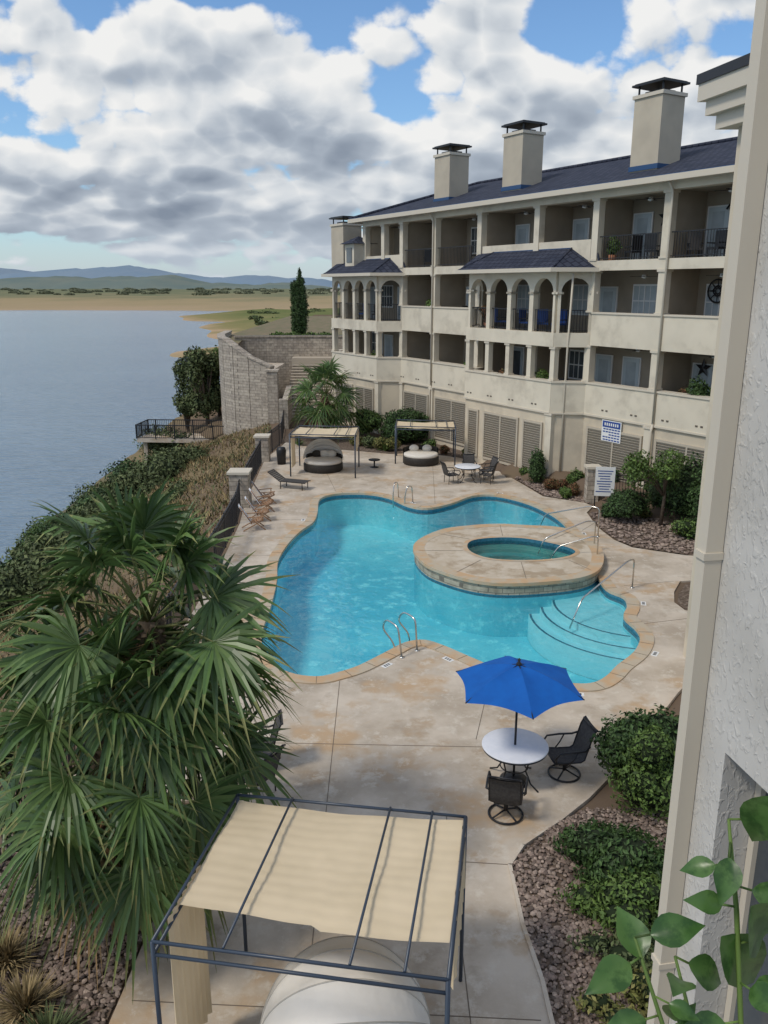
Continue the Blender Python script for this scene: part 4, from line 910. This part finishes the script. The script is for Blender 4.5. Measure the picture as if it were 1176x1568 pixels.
for i in range(18): mb.box((-5.4,57.2+i*.36,-.3+i*.09),(3.2,.37,.9+i*.18),WALLST); mb.box((-5.4,57.2+i*.36-.02,.17+i*.18),(3.25,.41,.04),SW)
mb.box((-5.4,64.4,1.9),(3.4,1.6,3.7),SW)
mb.done('stairs',rw)
mb=MB(); mb.poly([(-13.4,73),(-12.9,66),(-12.1,62),(-11.5,60.6),(-10.6,60.2),(-11,64.4),(-9.2,65.3),(-3,65.3),(2.5,65.1),(8,66),(8,120),(-13.5,120)],5.02,mat('terrace_soil',(.22,.16,.10),(.13,.13,.06),scale=1,rough=1)); mb.poly([(-11.4,60.6),(-7.8,57.8),(-7.6,63),(-11.4,64.5)],3.4,CONC); mb.done('terrace',rw)
def fence(name,pts,h=1.2):
    mb=MB(); z=0
    for i,(a,b) in enumerate(zip(pts,pts[1:])):
        L_=math.hypot(b[0]-a[0],b[1]-a[1])
        mb.seg(a,b,.035,z+h-.03,z+h,IRON); mb.seg(a,b,.035,z+h-.2,z+h-.17,IRON); mb.seg(a,b,.035,z+.08,z+.11,IRON)
        k=max(1,int(L_/.12))
        for j in range(k):
            t=j/k; x,y=a[0]+(b[0]-a[0])*t,a[1]+(b[1]-a[1])*t; th_=.05 if j==0 or j%16==0 else .016
            mb.box((x,y,z+h/2),(th_,th_,h+(.06 if th_>.03 else 0)),IRON)
    return mb.done(name)
fence('iron_fence',[(-6.3,8),(-6.1,14),(-5.62,20),(-5.62,26),(-5.8,31),(-6.05,33.3)],1.25)
fence('iron_fence',[(-6.15,34.2),(-6.5,42.6)],1.25); fence('iron_fence',[(-6.5,43.6),(-6.1,48.2),(-6.6,53.5)],1.25)
def pillar(x,y,h=1.5,w=.55):
    mb=MB(); mb.box((0,0,h/2-.1),(w,w,h+.2),WALLST); mb.box((0,0,h+.05),(w+.14,w+.14,.1),TRIM); mb.done('stone_pillar',None,(x,y,0),0)
pillar(-6.1,33.7,1.45,.8); pillar(-6.5,43.1,1.3,.7); pillar(9.0,34.4,1.5,.5)
fence('iron_gate',[(9.3,34.3),(10.6,33.6),(12,33.4)],1.3)
mb=MB(); mb.box((0,0,1.15),(.8,.03,1.25),WHITEP)
for k in range(9): mb.box((-.02*(k%3),-.018,1.6-k*.11),(.62-.07*(k%4),.01,.035),SIGNB)
for i in(-1,1): mb.box((i*.36,.03,.85),(.05,.05,1.8),IRON)
mb.done('pool_rules_sign',None,(9.25,33.3,0),R(-10))
mb=MB(); lk=[(-19.0,62.0),(-12.0,61.4),(-12.2,64.2),(-18.8,64.6)]
mb.prism(lk,-2.5,-2.25,CONC)
for a,b in zip([lk[3],lk[0],lk[2]],[lk[0],lk[1],lk[3]]):
    mb.seg(a,b,.07,-1.2,-1.13,IRON); mb.seg(a,b,.05,-2.15,-2.1,IRON); L_=math.hypot(b[0]-a[0],b[1]-a[1])
    for j in range(int(L_/.15)+1):
        t=j/(L_/.15); mb.box((a[0]+(b[0]-a[0])*t,a[1]+(b[1]-a[1])*t,-1.67),(.09,.09,1.1) if j%10==0 else (.03,.03,.95),IRON)
for x in(-18.6,-15.8,-13): mb.box((x,62.9,-6),(.3,.3,7.0),CONC)
mb.done('lookout_platform')
mb=MB(); mb.box((-47,209,-11.8),(8,6,.5),CONC)
for x in(-50.5,-43.5):
    for y in(206.5,211.5): mb.box((x,y,-10.3),(.2,.2,2.8),IRON)
mb.box((-47,209,-8.8),(9,7,.3),ROOF); mb.add([(-51.5,205.5,-8.6),(-42.5,205.5,-8.6),(-42.5,212.5,-8.6),(-51.5,212.5,-8.6),(-50,209,-7.8),(-44,209,-7.8)],[(0,1,5,4),(1,2,5),(2,3,4,5),(3,0,4)],ROOF); mb.box((-46,209.5,-10.6),(4,3,2),LOUV)
mb.done('boat_dock')
mb=MB(); mb.tube([(10.9,33.3,1.1),(12.6,31.9,2.3)],.03,IRON,6); mb.tube([(10.9,33.3,.3),(12.6,31.9,1.5)],.03,IRON,6)
for i in range(14): t=i/13; mb.box((10.9+1.7*t,33.3-1.4*t,.75+1.2*t),(.03,.03,.9),IRON)
mb.done('stair_railing')

# ------------------------------------------------------------ furniture
mb=MB(); rt=1.22; zt=2.40; zr_=1.98
tips=[(rt*math.cos(R(33+60*k)),rt*math.sin(R(33+60*k)),zr_) for k in range(6)]
K=8
for k in range(6):
    a=Vector(tips[k]); b=Vector(tips[(k+1)%6]); top=Vector((0,0,zt)); vs=[];fs=[]
    for i in range(K+1):
        t=i/K
        for j in range(K+1):
            s_=j/K; e_=a*(1-s_)+b*s_; e_=e_*(1-.06*math.sin(math.pi*s_)); e_.z=zr_+.05*math.sin(math.pi*s_)
            p=top*(1-t)+e_*t; p.z+=.07*math.sin(math.pi*t)-.06*math.sin(math.pi*s_)*math.sin(math.pi*t); vs.append(tuple(p))
    for i in range(K):
        for j in range(K): q_=i*(K+1)+j; fs.append((q_,q_+K+1,q_+K+2,q_+1))
    mb.add(vs,fs,UMBB,True)
    mb.tube([tuple(top),tuple(top*.5+a*.5+Vector((0,0,.055))),tuple(a)],.012,IRON,5)
mb.lathe([(0,zt+.13),(.03,zt+.1),(.02,zt+.05),(.05,zt+.02),(.05,zt-.01)],IRON,12); mb.tube([(0,0,.05),(0,0,zt)],.022,IRON,10)
mb.lathe([(0,.1),(.12,.1),(.26,.04),(.26,0),(0,0)],IRON,24)
mb.done('patio_umbrella',None,(2.45,13.55,0))
def ptable(x,y,r=.62,name='patio_table'):
    mb=MB(); mb.lathe([(0,.73),(r-.02,.73),(r,.74),(r,.755),(r-.02,.765),(0,.765)],TABW,48); mb.lathe([(r*.98,.70),(r*.98,.73),(r*.9,.73)],IRON,48)
    for k in range(4):
        a=R(45+90*k); c,s_=math.cos(a),math.sin(a)
        mb.tube([(c*r*.85,s_*r*.85,.72),(c*r*.55,s_*r*.55,.55),(c*r*.42,s_*r*.42,.32),(c*r*.62,s_*r*.62,.1),(c*r*.9,s_*r*.9,.01)],.016,IRON,6)
    mb.tube([(r*.42*math.cos(a),r*.42*math.sin(a),.32) for a in np.linspace(0,2*math.pi,25)],.012,IRON,6)
    mb.done(name,None,(x,y,0))
ptable(2.45,13.55)
ptable(4.0,38.2,.62)
def schair(x,y,rz,swivel=True,name='patio_chair'):
    mb=MB()
    if swivel:
        mb.tube([(.3*math.cos(a),.3*math.sin(a),.03) for a in np.linspace(0,2*math.pi,25)],.02,IRON,6)
        for k in range(4): a=k*math.pi/2+.78; mb.tube([(0,0,.12),(.3*math.cos(a),.3*math.sin(a),.04)],.016,IRON,6)
        mb.tube([(0,0,.1),(0,0,.36)],.04,IRON,8); mb.box((0,0,.36),(.4,.4,.05),IRON)
    else:
        for i in(-1,1):
            for j in(-1,1): mb.tube([(i*.27,j*.24,0),(i*.27,j*.22,.42)],.015,IRON,6)
    prof=[(.30,.40),(.27,.44),(.05,.41),(-.2,.40),(-.27,.44),(-.33,.65),(-.40,.9),(-.46,1.02),(-.5,1.04)]
    vs=[];n_=7
    for (yy,zz) in prof:
        for k in range(n_): t=-1+2*k/(n_-1); vs.append((t*.255,yy,zz-.02*(1-t*t)))
    fs=[(i*n_+k,i*n_+k+1,(i+1)*n_+k+1,(i+1)*n_+k) for i in range(len(prof)-1) for k in range(n_-1)]
    mb.add(vs,fs,SLING,True); mb.add([(a,b-.01,c-.02) for a,b,c in vs],[f[::-1] for f in fs],SLING,True)
    for i in(-1,1):
        mb.tube([(i*.27,yy,zz) for yy,zz in prof],.018,IRON,6)
        mb.tube([(i*.28,.27,.42),(i*.33,.33,.55),(i*.34,.25,.66),(i*.34,0,.67),(i*.33,-.25,.66),(i*.28,-.36,.72)],.02,IRON,6)
        mb.tube([(i*.3,.1,.38),(i*.34,-.02,.5),(i*.34,-.1,.66)],.014,IRON,6)
    mb.tube([(-.27,-.45,1.02),(.27,-.45,1.02)],.018,IRON,6); mb.tube([(-.27,.3,.41),(.27,.3,.41)],.018,IRON,6)
    mb.done(name,None,(x,y,0),rz)
schair(2.15,12.5,R(-14)); schair(3.45,13.75,R(100))
schair(3.2,37.9,R(-70),False); schair(4.9,37.9,R(70),False); schair(4.2,39.3,R(180),False); schair(5.0,38.8,R(110),False)
schair(-2.35,13.1,R(60),False); schair(-2.45,14.0,R(100),False)
def adir(x,y,rz):
    mb=MB()
    for i in(-1,1):
        mb.tube([(i*.26,-.45,.02),(i*.26,.35,.42)],.022,WOOD,6); mb.tube([(i*.26,.4,.02),(i*.26,-.05,.40)],.022,WOOD,6); mb.box((i*.3,.05,.56),(.07,.6,.025),WOOD); mb.tube([(i*.28,.3,.4),(i*.3,.3,.55)],.02,WOOD,6)
        mb.tube([(i*.24,-.1,.28),(i*.24,-.55,.98)],.02,WOOD,6)
    for k in range(6): mb.box((0,.32-k*.09,.40-k*.022),(.52,.07,.02),WOOD)
    for k in range(7): t=k/6; mb.box((0,-.16-.38*t,.36+.6*t),(.48,.02,.07),TABW,rx=R(-30))
    mb.done('deck_chair',None,(x,y,0),rz)
for x,y,r_ in[(-5.0,30.2,-75),(-4.95,31.4,-75),(-5.0,32.8,-72),(-5.1,34.1,-70)]: adir(x,y,R(r_))
mb=MB()
for i in(-1,1):
    mb.tube([(i*.3,-.95,.35),(i*.3,.35,.35),(i*.3,.95,.75)],.022,WICK,6)
    for yy in(-.8,.3): mb.tube([(i*.3,yy,0),(i*.3,yy,.35)],.02,WICK,6)
for k in range(14): mb.box((0,-.9+k*.095,.36),(.58,.08,.02),SLING)
for k in range(7): mb.box((0,.42+k*.085,.40+k*.056),(.58,.08,.02),SLING,rx=R(34))
mb.done('chaise_lounge',None,(-4.4,36.9,0),R(70))
def pergola(name,c,h,bars=(.25,.68,.86),fab=.76,drop=True,post=.026,fabm=FABRIC):
    FLc,FRc,NRc,NLc=[Vector((p[0],p[1],0)) for p in c]
    par=empty(name,tuple((FLc+NRc)/2)); off=-(FLc+NRc)/2
    mb=MB(); U=Vector((0,0,h))
    def bx(a,b,r): mb.tube([a+off,b+off],r,NAVY,8)
    for p in(FLc,FRc,NRc,NLc): bx(p,p+U,post)
    for dz in(0,-.16):
        for a,b in((FLc,FRc),(NLc,NRc)): bx(a+U+Vector((0,0,dz)),b+U+Vector((0,0,dz)),post*.75)
    for a,b in((FLc,NLc),(FRc,NRc)): bx(a+U,b+U,post*.75); bx(a+U-Vector((0,0,.16)),b+U-Vector((0,0,.16)),post*.75)
    for t in bars: bx(FLc.lerp(FRc,t)+U+Vector((0,0,.03)),NLc.lerp(NRc,t)+U+Vector((0,0,.03)),post*.6)
    mb.done('frame',par)
    mb=MB(); nx_,ny_=24,60; vs=[]
    for j in range(ny_+1):
        tj=j/ny_*fab+.01
        for i in range(nx_+1):
            ti=.01+.98*i/nx_; p=FLc.lerp(FRc,ti).lerp(NLc.lerp(NRc,ti),tj+(.03 if ti>.5 else 0)*j/ny_)+U
            p.z+=-.05-.05*math.sin(math.pi*ti)-.0035*math.sin(tj*95+.8*math.sin(i*.5))-.008*math.sin(i*.7+tj*9)-.012*math.sin(tj*14+i*.2); vs.append(tuple(p+off))
    fs=[(j*(nx_+1)+i,j*(nx_+1)+i+1,(j+1)*(nx_+1)+i+1,(j+1)*(nx_+1)+i) for j in range(ny_) for i in range(nx_)]
    mb.add(vs,fs,fabm,True)
    if drop:
        def curtain(a,b,z0,z1,n_=26,amp=.035):
            vs=[];d=(b-a).normalized();s_=Vector((-d.y,d.x,0))
            for j in range(9):
                for i in range(n_+1):
                    t=i/n_; p=a.lerp(b,t)+s_*amp*math.sin(i*1.7)*(.4+.6*j/8); p.z=z1+(z0-z1)*j/8; vs.append(tuple(p+off))
            mb.add(vs,[(j*(n_+1)+i,j*(n_+1)+i+1,(j+1)*(n_+1)+i+1,(j+1)*(n_+1)+i) for j in range(8) for i in range(n_)],fabm,True)
        curtain(FLc.lerp(NLc,.5),FLc.lerp(NLc,.86),.35,h-.05); curtain(FRc.lerp(NRc,.05),FRc.lerp(NRc,.7),h-.9,h-.04)
    mb.done('canopy_cloth',par)
    return par
pergola('patio_pergola',[(-1.93,9.38),(1.03,8.92),(.62,6.40),(-2.37,6.88)],2.55)
pergola('patio_pergola',[(-4.4,41.8),(-1.3,41.5),(-1.4,38.9),(-4.6,39.3)],2.1,drop=True,fab=.95,post=.035)
pergola('patio_pergola',[(.7,44.4),(3.8,44.0),(3.7,41.8),(.6,42.3)],2.0,drop=False,fab=.95,post=.035)
def daybed(x,y,rz,r=.95,full=False,name='round_daybed'):
    par=empty(name,(x,y,0),rz); mb=MB()
    mb.lathe([(0,.02),(r*.96,.02),(r,.06),(r,.36),(r*.97,.4),(0,.4)],WICK,40)
    mb.lathe([(0,.58),(r*.85,.58),(r*.94,.55),(r*.96,.48),(r*.94,.41),(0,.41)],CUSH,40)
    mb.lathe([(r*.98,.36),(r*1.0,.36),(r*1.0,.72),(r*.96,.74),(r*.93,.72),(r*.93,.4)],WICK,30,a0=R(20),a1=R(160))
    for k,(px,pz) in enumerate([(-.4,.72),(.35,.72),(0,.74)]): mb.ellip((px,.5*r+.05*(k%2),pz),(.26,.12,.2),CUSH if k else WICK,8)
    mb.done('bed',par)
    mb=MB(); n_=36;rows_=30; amax=R(150 if full else 88); vs=[]
    for i in range(rows_+1):
        a=R(2)+amax*i/rows_
        for k in range(n_+1):
            ph=math.pi*k/n_; rr_=r*1.02*(1-.05*abs(math.sin(i*math.pi/(rows_/6)))*math.sin(ph))
            px=rr_*math.cos(ph); q_=rr_*math.sin(ph); vs.append((px,q_*math.cos(a),.55+q_*math.sin(a)*1.05))
    mb.add(vs,[(i*(n_+1)+k,i*(n_+1)+k+1,(i+1)*(n_+1)+k+1,(i+1)*(n_+1)+k) for i in range(rows_) for k in range(n_)],FABW,True)
    for i in range(7):
        a=R(2)+amax*i/6; mb.tube([(r*1.02*math.cos(ph),r*1.02*math.sin(ph)*math.cos(a),.55+r*1.02*math.sin(ph)*math.sin(a)*1.05) for ph in np.linspace(0,math.pi,31)],.009,SEAM,5)
    mb.done('hood',par)
daybed(-.45,7.6,R(185),.98,full=True)
daybed(-3.1,40.8,R(-5),1.0)
mb=MB(); r=.95
mb.lathe([(0,.02),(r*.96,.02),(r,.06),(r,.36),(r*.97,.4),(0,.4)],WICK,40); mb.lathe([(0,.58),(r*.85,.58),(r*.94,.55),(r*.96,.48),(r*.94,.41),(0,.41)],CUSH,40)
mb.lathe([(r*.98,.36),(r,.36),(r,.8),(r*.96,.82),(r*.93,.8),(r*.93,.4)],WICK,30,a0=R(10),a1=R(170))
for px in(-.35,.35): mb.ellip((px,.5,.72),(.26,.12,.2),CUSH,8)
mb.done('round_daybed',None,(1.95,42.4,0))
mb=MB(); mb.lathe([(0,.42),(.3,.42),(.3,.38),(.04,.36),(.04,.05),(.22,.02),(.22,0)],IRON,20); mb.done('side_table',None,(-.5,41.4,0))
mb=MB(); mb.lathe([(0,0),(.22,0),(.26,.75),(.2,.9),(0,.92)],IRON,16); mb.done('trash_can',None,(-5.4,42.2,0))
